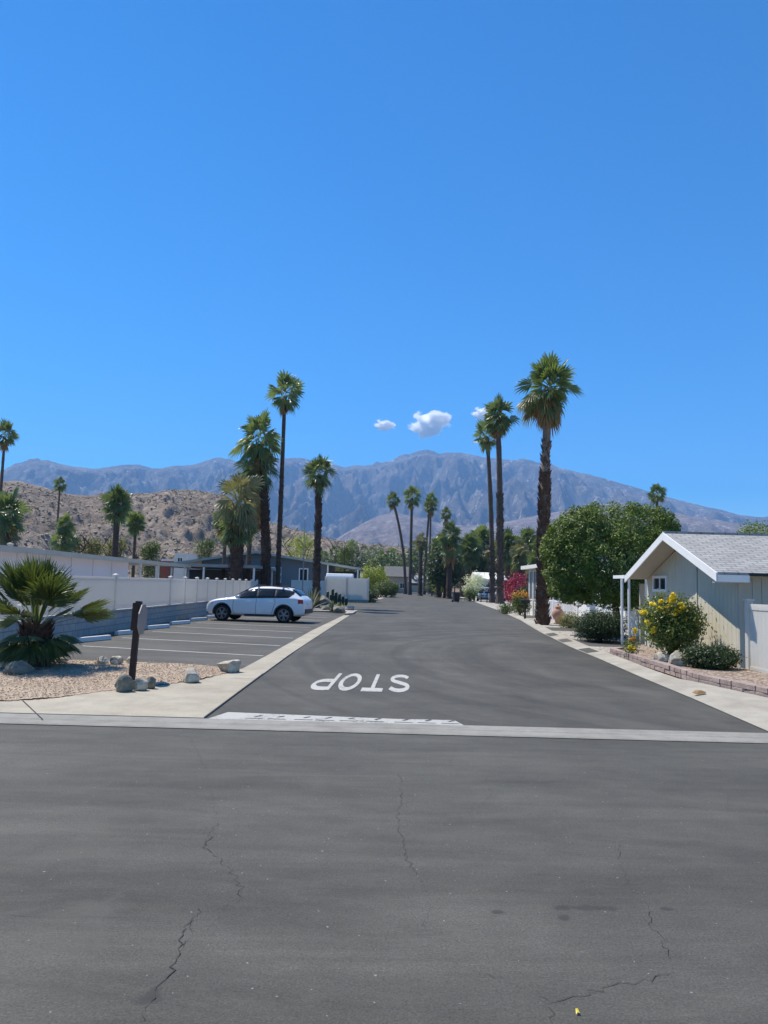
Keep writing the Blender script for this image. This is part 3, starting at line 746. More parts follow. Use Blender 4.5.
def bush(name, x, y, w_, h_, mat, label, cat='bush', group=None, seed=0, n=1500, size=.07, z0=0, depth=None, flowers=None, stem=True, aspect=.5, clump=24, lumps=5):
    rng = random.Random(seed); dp = depth or w_
    root = empty(name, (x,y,z0)); tag(root, label, cat, group)
    bl = [(0,0,h_*.55,w_*.42,dp*.42,h_*.45)]
    for i in range(lumps):
        a = 6.28*i/lumps+rng.uniform(-.4,.4)
        bl.append((math.cos(a)*w_*.25, math.sin(a)*dp*.25, h_*rng.uniform(.35,.68), w_*.25, dp*.25, h_*.3))
    leaf_cloud('foliage', bl, n, size, mat, root, seed, clump=clump, aspect=aspect, fill=.5)
    if stem:
        b = MB()
        for i in range(4):
            a = rng.uniform(0,6.28); b.tube([(0,0,0),(math.cos(a)*w_*.1,math.sin(a)*dp*.1,h_*.3),(math.cos(a)*w_*.28,math.sin(a)*dp*.28,h_*.62)],[.03*w_,.02*w_,.01*w_],5)
        b.build('stem', M['bark_dark'], root)
    if flowers:
        for i, q in enumerate(flowers['at']): leaf_cloud('blossom', [(q[0],q[1],q[2],q[3],q[3],q[3])], flowers['n']//3, flowers['size'], flowers['mat'], root, seed+1+i, aspect=.8, fill=.9)
    return root

# -------- fan palms
def fan_leaf(V, Fc, o, d, side, L, Rb, rng, nseg=14, droop=.5, dark=0, spread=78):
    """petiole + pleated fan with drooping tips; appended to V, Fc"""
    up = side.cross(d).normalized()
    g = Vector((0,0,-1))
    p1 = o+d*L*.55; hub = o+d*L+g*L*.12*droop
    s = .018*Rb+.008
    k = len(V); V += [o-side*s, o+side*s, p1+side*s*.8, p1-side*s*.8, hub+side*s*.6, hub-side*s*.6]
    Fc += [(k,k+1,k+2),(k,k+2,k+3),(k+3,k+2,k+4),(k+3,k+4,k+5)]
    d2 = (d+g*.25*droop).normalized()
    up = side.cross(d2).normalized()
    hw = R(spread/nseg)*.98
    for i in range(nseg):
        a = R(-spread+2*spread*(i+.5)/nseg)+rng.uniform(-.04,.04)
        rl = Rb*(1-.42*(abs(a)/R(spread))**2)*rng.uniform(.88,1.08)
        c = d2*math.cos(a)+side*math.sin(a)
        def at(rf, aa): return d2*math.cos(aa)*rf+side*math.sin(aa)*rf
        cup = up*(-.14*rl*(abs(a)/1.8)**2)
        mL = hub+at(rl*.52,a-hw)+up*(-.03*rl)+cup*.6+g*rl*.08*droop
        mR = hub+at(rl*.52,a+hw)+up*(-.03*rl)+cup*.6+g*rl*.08*droop
        mM = hub+c*rl*.54+up*(.02*rl)+cup*.6+g*rl*.07*droop
        sag = rng.uniform(.7,1.3)*droop
        k1 = hub+c*rl*.80+cup+g*rl*.24*sag
        tip = hub+c*rl*(1-.15*sag)+cup+g*rl*.52*sag
        wv = (mR-mL)*.22
        k = len(V); V += [hub, mL, mM, mR, k1-wv, k1+wv, tip]
        Fc += [(k,k+1,k+2),(k,k+2,k+3),(k+1,k+4,k+2),(k+4,k+5,k+2),(k+2,k+5,k+3),(k+4,k+6,k+5)]
def crown_mesh(name, seed, nleaf=46, nseg=14, el0=-50, el1=85, pet=.5, blade=.62, droop=.7, mat='palm_green', rz=1.0):
    rng = random.Random(seed); V = []; Fc = []
    for i in range(nleaf):
        t = i/(nleaf-1)
        e = R(el0+(el1-el0)*t**1.05+rng.uniform(-17,17)); a = i*2.39996+rng.uniform(-.25,.25)
        d = Vector((math.cos(a)*math.cos(e), math.sin(a)*math.cos(e), math.sin(e)*rz)).normalized()
        side = d.cross(Vector((0,0,1))); side = side.normalized() if side.length > .05 else Vector((1,0,0))
        roll = rng.uniform(.25,1.25)*rng.choice((-1,1))*(1 if R(-25) < e < R(55) else .5); upv = side.cross(d); side = side*math.cos(roll)+upv*math.sin(roll)
        k = rng.uniform(.85,1.12); dr = droop*(1.15-.75*t)
        fan_leaf(V, Fc, Vector((0,0,-.12+.2*t))+d*.04, d, side, pet*k*rng.uniform(.35,1.05), blade*k, rng, nseg, dr)
    me = bpy.data.meshes.new(name); me.from_pydata([tuple(v) for v in V], [], Fc); me.update(); me.materials.append(M[mat]); return me
def skirt_mesh(name, seed, length, r, n, mat='palm_dead', nseg=8, size=.5):
    rng = random.Random(seed); V = []; Fc = []
    for i in range(n):
        z = -length*rng.random()**1.1; a = rng.uniform(0,6.283)
        e = R(rng.uniform(-84,-66)); out = Vector((math.cos(a),math.sin(a),0))
        d = Vector((math.cos(a)*math.cos(e), math.sin(a)*math.cos(e), math.sin(e)))
        side = d.cross(Vector((0,0,1))).normalized()
        fan_leaf(V, Fc, out*r+Vector((0,0,z)), d, side, size*.5*rng.uniform(.7,1.2), size*rng.uniform(.7,1.2), rng, nseg, .3, spread=50)
    me = bpy.data.meshes.new(name); me.from_pydata([tuple(v) for v in V], [], Fc); me.update(); me.materials.append(M[mat]); return me
CROWN = {}
for i in range(3):
    CROWN['green%d'%i] = crown_mesh('crown_green', 10+i, 42, 9, pet=.46, blade=.60, droop=.5)
    CROWN['dark%d'%i] = crown_mesh('crown_dark', 20+i, 42, 9, mat='palm_dark', droop=.6, el0=-55, pet=.46, blade=.60)
CROWN['olive0'] = crown_mesh('crown_olive', 40, 30, 12, mat='palm_olive', droop=.9, el0=-75)
CROWN['olive1'] = crown_mesh('crown_olive', 41, 32, 12, mat='palm_olive', droop=1.0, el0=-80)
CROWN['far0'] = crown_mesh('crown_far', 50, 20, 7, mat='palm_dark'); CROWN['far1'] = crown_mesh('crown_far', 51, 20, 7, mat='palm_green')
CROWN['sparse0'] = crown_mesh('crown_sparse', 60, 34, 12, el0=-55, mat='palm_green', droop=1.0)
CROWN['sparse1'] = crown_mesh('crown_sparse', 61, 34, 12, el0=-60, mat='palm_dark', droop=1.1)
def trunk_mb(H_, r0, r1, lean=(0,0), rough=0, seed=0, nr=26, flare=1.35, n=10):
    rng = random.Random(seed); b = MB(); pts = []; rad = []
    for i in range(nr+1):
        t = i/nr; pts.append((lean[0]*t*t, lean[1]*t*t, H_*t))
        rad.append((r0+(r1-r0)*t)*(flare if i == 0 else 1)*(1+rng.uniform(-.07,.07)))
    b.tube(pts, rad, n)
    return b, pts, rad
def boots(b, pts, rad, z0, z1, cnt, size, rng):
    for i in range(cnt):
        z = rng.uniform(z0, z1); t = z/pts[-1][2]; j = min(int(t*(len(pts)-1)), len(pts)-2)
        cx = pts[j][0]; cy = pts[j][1]; r = rad[j]; a = rng.uniform(0,6.283)
        o = Vector((math.cos(a),math.sin(a),0)); sd = Vector((-o.y,o.x,0)); c = Vector((cx,cy,z))+o*r*.9
        s = size*rng.uniform(.6,1.3)
        b.add([c-sd*s*.4, c+sd*s*.4, c+o*s*.7+Vector((0,0,s*1.0))+sd*s*.15, c+o*s*.7+Vector((0,0,s*1.0))-sd*s*.15, c+o*s*.25+Vector((0,0,-s*.2))], [(0,1,2,3),(0,4,1),(1,4,2),(0,3,4)])
def palm(x, y, H_, cr, label, crown, r0=.2, r1=.12, lean=(0,0), seed=0, shag=None, skirt=None, bark_='bark_palm', group=None, zs=1.0, z0=0, cat='palm tree', second=None, nr=26):
    rng = random.Random(seed); root = empty('fan_palm', (x,y,z0)); tag(root, label, cat, group)
    ht_ = (H_-.22*cr)/H_; b, pts, rad = trunk_mb(H_*ht_, r0, r1, (lean[0]*ht_,lean[1]*ht_), seed=seed, nr=nr)
    if shag:
        for (za, zb, cnt, sz) in shag:
            # boots thicken the trunk there
            boots(b, pts, rad, za, zb, cnt, sz, rng)
    b.build('trunk', M[bark_], root, smooth=False)
    me = CROWN[crown]; o = bpy.data.objects.new('crown', me); COL.objects.link(o); o.parent = root
    o.location = (lean[0], lean[1], H_); o.scale = (cr,cr,cr*zs); o.rotation_euler = (0,0,rng.uniform(0,6.28))
    if second:
        o2 = bpy.data.objects.new('crown', CROWN[second[0]]); COL.objects.link(o2); o2.parent = root
        o2.location = (lean[0],lean[1],H_-second[1]); o2.scale = (second[2],)*3; o2.rotation_euler = (0,0,rng.uniform(0,6.28))
    if skirt:
        sk = bpy.data.objects.new('dead_skirt', skirt_mesh('dead_skirt', seed+5, skirt[0], r1*.9, skirt[1], size=skirt[2])); COL.objects.link(sk)
        sk.parent = root; sk.location = (lean[0],lean[1],H_-.1*cr)
    return root
def palm_px(u, vc, y, crpx, label, crown, tw=4, **kw):
    """palm at depth y whose crown centre shows at (u,vc) with a radius of crpx pixels; foot straight below unless ub given"""
    ub = kw.pop('ub', u)
    x, z = Y(u, vc, y); sc = y/F
    xb, _ = Y(ub, 600, y)
    # keep the trunk vertical in the world unless a lean is wanted
    if ub == u: xb = x
    return palm(xb, y, z, crpx*sc*1.0, label, crown, r0=tw*sc*.62, r1=tw*sc*.42, lean=(x-xb,0), **kw)

palm_px(239, 500, 52, 31, 'broad shaggy palm with drooping olive crown and thick dark trunk behind the white car', 'olive1', 13, seed=1, bark_='bark_dark', shag=[(1.5,5.5,420,.16)], skirt=(1.2,26,.8), zs=1.1, second=('dark0',1.9,1.6))
palm_px(260, 438, 55, 29, 'tall ragged palm with a long brown dead skirt behind the white car', 'sparse0', 8, seed=2, bark_='bark_dark', ub=265, shag=[(1,9,600,.15)], skirt=(6.0,95,.7), second=('sparse1',2.1,1.8))
palm_px(226, 516, 60, 17, 'low thin-trunked olive palm just left of the broad shaggy palm', 'sparse1', 3.5, seed=93, second=('olive0',.7,1.3), skirt=(.8,14,.6))
palm_px(252, 482, 57, 20, 'palm crown tucked between the broad shaggy palm and the tall ragged one', 'sparse0', 4.5, seed=94, second=('olive1',1.2,1.5), skirt=(2.2,40,.8))
palm_px(285, 393, 56, 22, 'tallest slender palm standing behind the white car', 'green0', 4.3, seed=3, shag=[(1,9.5,420,.10)], skirt=(.9,14,.55))
palm_px(319, 472, 49, 20, 'medium palm with dark rough trunk beside the rocks at the end of the parking stalls', 'dark1', 6.5, ub=316, seed=4, bark_='bark_dark', shag=[(.3,7.5,520,.13)], skirt=(.7,14,.5))
palm_px(5, 434, 88, 15, 'tall thin palm with reddish dead fronds at the left edge of the picture', 'dark0', 3, seed=5, skirt=(.8,26,.8))
palm_px(6, 512, 60, 26, 'bushy full-crowned palm behind the lilac mobile home at the left edge', 'green2', 6, seed=6, second=('olive1',1.5,1.8), skirt=(1.5,20,.8))
palm_px(60, 485, 120, 9, 'small lone thin palm standing against the rocky hill crest', 'dark2', 2, seed=7)
palm_px(118, 500, 78, 18, 'stout palm with a thick trunk standing before the rocky hill', 'dark1', 6, seed=8, bark_='bark_dark', second=('green1',.8,1.7), skirt=(.8,12,.7))
palm_px(136, 521, 82, 12, 'smaller palm just right of the stout one before the rocky hill', 'green1', 3, seed=9, second=('green2',.5,1.2))
palm_px(65, 525, 80, 12, 'low bushy palm under the lone thin one, behind the mobile home roof', 'green2', 5, seed=10, second=('green0',1.6,1.6))
palm_px(487, 434, 84, 16, 'thin-trunked left one of the two slender palms on the right kerb', 'green1', 4.5, ub=492, seed=11, shag=[(1,6,200,.22)], skirt=(.8,20,.8))
palm_px(498, 416, 80, 22, 'right and taller one of the two slender palms on the right kerb', 'dark2', 6, ub=500, seed=12, shag=[(1,11.5,600,.2)], skirt=(1.2,26,.9), bark_='bark_palm', second=('green0',.9,1.5))
# the big right one is built with its own materials along the trunk
rng = random.Random(77)
xc, zc = Y(548, 388, 35.5); x0c = P(545, 626)[0]
root = empty('fan_palm', (x0c,35.5,0)); tag(root, 'largest palm with golden dead fronds and shaggy lower trunk, left of the round clipped tree', 'palm tree')
b, pts, rad = trunk_mb(zc-.3, .25, .17, (xc-x0c+.02,0), seed=3, nr=34, flare=1.3)
b.m = 1
boots(b, pts, rad, 6.6, 8.6, 130, .13, rng); boots(b, pts, rad, .02, 7.0, 1400, .17, rng)
b.build('trunk', [M['bark_pale'], M['boots_brown']], root)
o = bpy.data.objects.new('crown', crown_mesh('crown', 123, 62, 12, el0=-60, pet=.50, blade=.60, droop=.65, mat='palm_green')); COL.objects.link(o); o.parent = root
o.location = (xc-x0c+.05,0,zc+.1); o.scale = (1.55,1.55,1.5)
o = bpy.data.objects.new('dead_skirt', skirt_mesh('dead_skirt', 6, .9, .2, 46, size=.95, nseg=9)); COL.objects.link(o); o.parent = root; o.location = (xc-x0c,0,zc+.1)
# side bunch of lower fronds hanging on the left of that crown
V = []; Fc = []
for i in range(9):
    a = R(180+rng.uniform(-50,50)); e = R(rng.uniform(-35,-5)); d = Vector((math.cos(a)*math.cos(e),math.sin(a)*math.cos(e),math.sin(e)))
    side = d.cross(Vector((0,0,1))).normalized(); fan_leaf(V, Fc, Vector((0,0,-.2)), d, side, .95, .8, rng, 12, 1.2)
me = bpy.data.meshes.new('low_fronds'); me.from_pydata([tuple(v) for v in V], [], Fc); me.materials.append(M['palm_olive'])
o = bpy.data.objects.new('low_fronds', me); COL.objects.link(o); o.parent = root; o.location = (xc-x0c,0,zc)

# far palms in the middle of the picture
for i, (u, v, y, c, ub, lab, tw) in enumerate([
    (393,500,150,9,405,'far palm with a leaning trunk, leftmost of the slender far row',2.6),
    (412,496,140,11,412,'far palm with a straight trunk, second from the left in the slender far row',3),
    (430,505,150,9,424,'far palm with a slanting trunk, third from the left in the slender far row',2.4),
    (431,499,170,8,431,'far palm behind the slanting one in the slender far row',2),
    (446,514,160,7.5,446,'short far palm rising over the dense dark tree',2.2)]):
    palm_px(u, v, y, c, lab, ('dark0','green1','dark1','green2','dark2')[i], tw, ub=ub, seed=30+i, nr=12, skirt=(1.2,12,1.0))
palm_px(657, 494, 60, 11, 'palm crown peeping over the top of the round clipped tree', 'dark0', 3, seed=51)
palm_px(421, 541, 130, 9, 'brown half-dead palm between the slender far trunks', 'olive0', 4, seed=52, second=('olive1',.8,1.3))
palm_px(450, 535, 106, 15, 'full dark palm towering over the dense dark tree beyond the rubbish bin', 'dark0', 5, seed=91, bark_='bark_dark', skirt=(3.0,60,1.2), second=('green1',1.6,1.9))
palm_px(439, 545, 116, 12, 'lower dark palm left of the towering one beyond the rubbish bin', 'dark2', 4, seed=92, bark_='bark_dark', skirt=(2.0,30,1.1), second=('dark1',1.2,1.6))
rng = random.Random(5)
for i, (u, v, y, c) in enumerate([(470,547,120,15),(482,538,130,15),(508,545,105,17),(520,552,100,13),(528,540,110,14),(541,546,98,13),(556,536,90,14),(463,556,125,12),(495,552,118,14),(536,560,92,12)]):
    palm_px(u, v, y, c, 'dark full palm in the crowded grove behind the two slender kerb palms', ('dark0','green1','dark2','olive0','dark1')[i%5], 5, seed=60+i, nr=8, group='palms in the grove behind the kerb palms', second=(('dark1','dark2')[i%2],1.2,c*y/F*.95), bark_='bark_dark')
for i in range(34):
    u = rng.uniform(322,470); y = rng.uniform(190,330); v = 563-rng.uniform(0,17)-(y-190)*.015
    palm_px(u, v, y, rng.uniform(5,8.5), 'tiny hazy palm in the wooded valley beyond the end of the street', ('far0','far1')[i%2], 2, seed=100+i, nr=5, group='palms in the far valley')

# ------------------------------------------------------------------ broadleaf trees
def tree(name, x, y, blobs, n, size, mat, label, th, tr, seed=0, group=None, clump=20, cat='tree', fill=.45, squash=None):
    root = empty(name, (x,y,0)); tag(root, label, cat, group); rng = random.Random(seed)
    b = MB(); limbs(b, (0,0,0), (rng.uniform(-.05,.05),rng.uniform(-.05,.05),th), tr, 5, .75, rng); b.build('trunk', M['bark_dark'], root, smooth=True)
    leaf_cloud('crown', blobs, n, size, mat, root, seed, clump=clump, fill=fill, squash=squash); return root
# clipped round ficus on the right
fx, fy = 8.30, 28.0
root = empty('ficus_tree', (fx,fy,0)); tag(root, 'big round clipped ficus tree beside the pale gabled house', 'tree')
b = MB(); rng = random.Random(2); limbs(b, (.15,0,0), (.1,0,1.5), .17, 6, .8, rng); b.build('trunk', M['bark_dark'], root, smooth=True)
bl = [(0,0,2.75,2.15,2.1,1.55),(-1.05,-.3,2.9,1.25,1.4,1.35),(1.15,-.2,3.15,1.25,1.5,1.25),(0,-.5,2.1,1.9,1.6,1.0),(-1.4,0,2.3,.9,1.2,1.15),(1.35,0,2.4,1.0,1.2,1.15),(.1,-.1,3.85,1.75,1.5,.95),(1.15,0,3.92,1.15,1.3,.85),(-.9,-.1,3.72,1.25,1.2,.9),(1.7,0,3.3,.75,1.0,.8),(-1.75,0,3.1,.65,.9,.8)]
rs2 = np.random.RandomState(40)                         # knobbly clipped surface: many small tufts over the big lobes
tufts = []
while len(tufts) < 330:
    q = bl[rs2.randint(len(bl))]; d = rs2.normal(size=3); d /= np.linalg.norm(d); p = np.array(q[:3])+d*np.array(q[3:6])*.95
    if min((((p-np.array(o_[:3]))/np.array(o_[3:6]))**2).sum() for o_ in bl) > .84: tufts.append((p[0],p[1],p[2],.24,.24,.22))
leaf_cloud('crown', bl+tufts, 95000, .085, M['ficus'], root, 12, fill=.20, aspect=.55, up=.7)

FT = [(445,566,112,15,15,'leaf_dark','dense dark tree at the kerb beyond the rubbish bin'),(472,566,128,14,14,'leaf_dark',None),(486,560,140,16,20,'leaf_dark',None),(502,560,135,15,18,'leaf_mid',None),
      (518,563,125,12,16,'leaf_mid',None),(534,556,128,14,24,'leaf_dark',None),(552,560,122,14,22,'leaf_mid',None),(462,560,150,10,18,'leaf_dark',None)]
for i, (u, v, y, rx, rz_, mt, lab) in enumerate(FT):
    x, z = Y(u, v, y); s = y/F
    tree('broadleaf_tree', x, y, [(0,0,z,rx*s,rx*s,rz_*s),(-rx*s*.4,0,z-rz_*s*.7,rx*s*.7,rx*s*.6,rz_*s*.6),(rx*s*.4,0,z-rz_*s*.6,rx*s*.6,rx*s*.6,rz_*s*.6),(rx*s*.4,0,z+rz_*s*.3,rx*s*.6,rx*s*.6,rz_*s*.6)], 8000, .34, M[mt],
         lab or 'dark leafy tree in the crowded grove behind the two slender kerb palms', z*.5, .25, 200+i, group=None if lab else 'leafy trees in the grove behind the kerb palms')
rng = random.Random(9)
for i in range(26):
    u = 318+i*6.2+rng.uniform(-3,3); y = rng.uniform(200,340); x, z = Y(u, 570-rng.uniform(0,9), y); s = y/F; rx = rng.uniform(6,12)*s
    tree('broadleaf_tree', x, y, [(0,0,max(z-1,2.5),rx,rx,max(z-1,2.5)*.75)], 700, .8, M[('leaf_dark','leaf_mid','leaf_grey','leaf_dark')[i%4]], 'small hazy tree in the wooded valley beyond the end of the street', 2, .2, 230+i, group='trees in the far valley')
# shrubs and small trees behind the mobile home
for u, v, y, rx, mt, lab in ((115,549,88,11,'leaf_olive','pale olive bush behind the mobile home roof, below the stout palm'),(150,551,86,8,'leaf_mid','round green bush behind the mobile home roof, nearest the red-brown house'),(68,545,84,12,'leaf_mid','green bush at the foot of the low bushy palm'),(92,549,86,9,'leaf_olive','small yellowish bush between the bushy palm and the pale olive bush'),(300,547,105,16,'leaf_lime','bright green tree just above the roof of the grey gabled house'),(345,553,110,9,'leaf_mid','green tree beyond the porch end of the grey gabled house'),(205,548,100,10,'leaf_mid','green tree left of the shaggy palms behind the carport')):
    x, z = Y(u, v, y); s = y/F
    tree('broadleaf_tree', x, y, [(0,0,z,rx*s,rx*s,rx*s*.8),(rx*s*.3,0,z+rx*s*.3,rx*s*.6,rx*s*.6,rx*s*.5),(0,0,z*.55,rx*s*.9,rx*s*.9,z*.4)], 3200, .22, M[mt], lab, z*.6, .12, int(u), cat='bush' if 'bush' in lab else 'tree')
tx, tz = Y(764, 531, 40)
tree('broadleaf_tree', tx, 40, [(0,0,tz-.4,1.4,1.4,.75),(1.2,0,tz-.3,1.2,1.2,.8)], 4500, .12, M['ficus'], 'leafy tree top showing over the right end of the shingle roof', 1.3, .10, 71)
# hedges and garden plants at the far end and on the left
def bush_px(name, u, vb, w_, h_, mat, label, y=None, **kw):
    if y is None: x, yy = P(u, vb)
    else: yy = y; x = Y(u, vb, y)[0]
    s = yy/F; return bush(name, x, yy, w_*s, h_*s, M[mat], label, **kw)
bush_px('hedge', 373, 592, 32, 31, 'leaf_lime', 'bright lime green hedge on the left at the far end of the street', y=112, n=7000, size=.22, seed=1, cat='hedge')
bush_px('hedge', 386, 595, 24, 15, 'leaf_mid', 'low dark green hedge in front of the lime hedge', y=105, n=6000, size=.2, seed=2, cat='hedge')
bush_px('shrub', 370, 604, 17, 14, 'leaf_dark', 'dark round shrub at the corner of the far white fence', y=72, n=2200, size=.14, seed=3)
bush_px('shrub', 432, 594, 15, 20, 'leaf_grey', 'silvery shrub left of the lime bush at the far end of the street', y=128, n=1800, size=.24, seed=4)
bush_px('shrub', 441, 594, 18, 24, 'leaf_lime', 'lime green bush left of the dense dark tree', y=122, n=2200, size=.24, seed=5)
bush_px('shrub', 357, 590, 12, 12, 'leaf_mid', 'green shrub left of the lime hedge', y=118, n=1200, size=.24, seed=6)
bush_px('bougainvillea', 519, 612, 30, 40, 'petal_magenta', 'magenta red bougainvillea beyond the white arcade house', y=56, n=4200, size=.11, seed=7, aspect=.8)
bush_px('shrub', 525, 612, 20, 32, 'leaf_dark', 'dark green shrub in front of the magenta bougainvillea', y=53, n=2600, size=.10, seed=8)
bush_px('shrub', 520, 615, 23, 23, 'leaf_mid', 'rounded green shrub with orange flowers on top at the right kerb', y=47, n=3000, size=.09, seed=9, flowers=dict(at=[(-.3,0,1.25,.3),(.15,-.1,1.35,.28),(.4,0,1.2,.22)], n=260, size=.09, mat=M['petal_orange']))
bush_px('shrub', 506, 613, 12, 10, 'leaf_mid', 'low green shrub left of the one with orange flowers', y=50, n=1200, size=.09, seed=10)
bush_px('flowering_shrub', 474, 601, 24, 28, 'petal_white', 'pale shrub with white blossom beside the rubbish bin', y=92, n=2600, size=.18, seed=11, flowers=None)
bush_px('shrub', 470, 602, 14, 14, 'leaf_mid', 'green shrub at the foot of the white blossom shrub', y=90, n=1500, size=.15, seed=12)
bush_px('shrub', 570, 629, 22, 15, 'leaf_olive', 'yellow green low shrub at the foot of the largest palm', y=33, n=2200, size=.07, seed=13)
bush_px('oleander_shrub', 600, 645, 52, 30, 'leaf_dark', 'wide dark shrub by the kerb below the round clipped tree', y=24.6, n=20000, size=.08, seed=14, aspect=.28)
# near plants in the planter
yb = bush('flowering_bush', 6.62, 17.7, 1.42, 1.42, M['leaf_yellowish'], 'tall bush with big yellow flowers before the gabled house', 'bush', seed=21, n=17000, size=.07, z0=.16, clump=22,
     flowers=None)
YF = [(671,607,.10),(676,612,.08),(689,616,.10),(694,624,.07),(683,609,.08),(675,600,.13),(664,607,.08),(668,612,.07),(684,616,.09),(690,622,.07),(643,611,.05),(655,604,.05),(672,597,.08),(680,604,.06),(652,630,.04),(693,628,.06),(662,600,.05),(637,631,.06),(648,622,.04)]
bb = []
for u, v, r_ in YF:
    d = ray(u, v); t = (17.25)/d[1]; bb.append((d[0]*t-6.62, 17.25-17.7+random.Random(u).uniform(-.05,.15), CH+d[2]*t-.16, r_, r_, r_))
rb_ = random.Random(12)
for i, q in enumerate(bb):
    for k in range(3 if q[3] > .07 else 2):
        o3 = (q[0]+rb_.uniform(-1,1)*q[3], q[1]+rb_.uniform(-.6,.6)*q[3], q[2]+rb_.uniform(-.9,.9)*q[3]); rr_ = rb_.uniform(.025,.055)
        leaf_cloud('blossom', [(o3[0],o3[1],o3[2],rr_*1.4,rr_,rr_*.9)], int(14+500*rr_), .055, M['petal_yellow'], yb, 4+i*5+k, aspect=.7, fill=1.0)
bush_px('flowering_plant', 632, 650, 10, 13, 'leaf_mid', 'small plant with yellow orange blooms at the end of the block planter', y=20.3, n=500, size=.05, seed=23, z0=.15, flowers=dict(at=[(-.06,-.05,.26,.05),(.04,-.05,.30,.05),(0,-.05,.18,.05)], n=90, size=.05, mat=M['petal_orange']))
bush_px('flowering_plant', 631, 652, 11, 8, 'leaf_mid', 'low plant with bright yellow blooms on the block planter wall', y=18.7, n=400, size=.05, seed=24, z0=.15, flowers=dict(at=[(-.05,-.08,.16,.05),(.05,-.08,.14,.05),(0,-.04,.10,.05)], n=100, size=.05, mat=M['petal_yellow']))
bush('juniper_shrub', 6.78, 15.9, 1.05, .36, M['leaf_dark'], 'low dark green spreading shrub against the gabled house wall', seed=25, n=16000, size=.05, z0=.14, depth=.9, aspect=.5, clump=30)

# small groups of dry tufts on the far left island and agaves
def agave(x, y, s, label, mat='leaf_grey', n=34, seed=0, nm='agave', z0=.06, group=None, narrow=.07):
    rng = random.Random(seed); b = MB()
    for i in range(n):
        a = i*2.4; e = R(rng.uniform(8,85)); d = Vector((math.cos(a)*math.cos(e),math.sin(a)*math.cos(e),math.sin(e))); sd = Vector((-math.sin(a),math.cos(a),0))
        L = s*rng.uniform(.75,1.1); m1 = d*L*.45; b.add([-sd*s*narrow*.6, sd*s*narrow*.6, m1+sd*s*narrow, m1-sd*s*narrow, d*L+Vector((0,0,-.06*L))], [(0,1,2,3),(3,2,4)])
    o = b.build(nm, M[mat], loc=(x,y,z0)); tag(o, label, nm.replace('_',' '), group); return o
px, py = Y(311,600,47)[0], 47
agave(px, py, 1.55, 'tall spiky grey green yucca beside the medium palm', seed=1, nm='yucca', n=60, narrow=.03)
agave(Y(332,604,44.5)[0], 44.5, .75, 'spiky grey agave on the rocks at the end of the parking stalls', seed=2)
agave(Y(340,603,45.5)[0], 45.5, .55, 'smaller spiky agave, right of the grey one at the end of the parking stalls', seed=3, mat='leaf_mid')
for i, (u, h) in enumerate(((331,1.0),(336,1.2),(343,.85))):
    b = MB(); x = Y(u,600,60)[0]
    for k in range(3):
        dx = (k-1)*.22; hh = h*(1,.8,.65)[k]
        b.tube([(dx,0,0),(dx*1.3,0,hh*.5),(dx*1.2,0,hh),(dx*1.2,0,hh+.06)],[.10,.12,.10,.03],8)
    o = b.build('columnar_cactus', M['leaf_dark'], loc=(x,60,0)); tag(o, 'dark columnar cactus before the far white fence, '+('leftmost','the tallest in the middle','short one on the right')[i], 'cactus', 'cacti before the far white fence')

# the near young fan palm at the left
root = empty('young_fan_palm', (-6.28,14.15,.03)); tag(root, 'young low fan palm with spiky fronds on the gravel bed', 'palm tree')
b, pts, rad = trunk_mb(.75, .26, .20, (0,0), seed=1, nr=8, flare=1.1); boots(b, pts, rad, .02, .7, 260, .14, random.Random(4)); b.build('trunk', M['bark_dark'], root)
rng = random.Random(31)
def near_crown(name, n, e0, e1, mat, seed, pet, blade, droop, z):
    rng = random.Random(seed); V = []; Fc = []
    for i in range(n):
        t = i/(n-1); e = R(e0+(e1-e0)*t+rng.uniform(-8,8)); a = i*2.39996+rng.uniform(-.3,.3)
        d = Vector((math.cos(a)*math.cos(e), math.sin(a)*math.cos(e), math.sin(e)))
        side = d.cross(Vector((0,0,1))).normalized(); upv = side.cross(d); ro = rng.uniform(-.5,.5); side = side*math.cos(ro)+upv*math.sin(ro)
        fan_leaf(V, Fc, Vector((0,0,z))+d*.08, d, side, pet*rng.uniform(.8,1.15), blade*rng.uniform(.85,1.12), rng, 30, droop*(1.2-.7*t), spread=88)
    me = bpy.data.meshes.new(name); me.from_pydata([tuple(v) for v in V], [], Fc); me.materials.append(M[mat])
    o = bpy.data.objects.new(name, me); COL.objects.link(o); o.parent = root; return o
near_crown('crown', 34, 16, 86, 'palm_near', 5, .66, .70, .16, .66)
near_crown('low_fronds', 24, -34, -6, 'palm_dark', 6, .34, .52, .45, .60)
near_crown('dead_skirt', 9, -60, -40, 'palm_dead', 8, .25, .45, .3, .6)

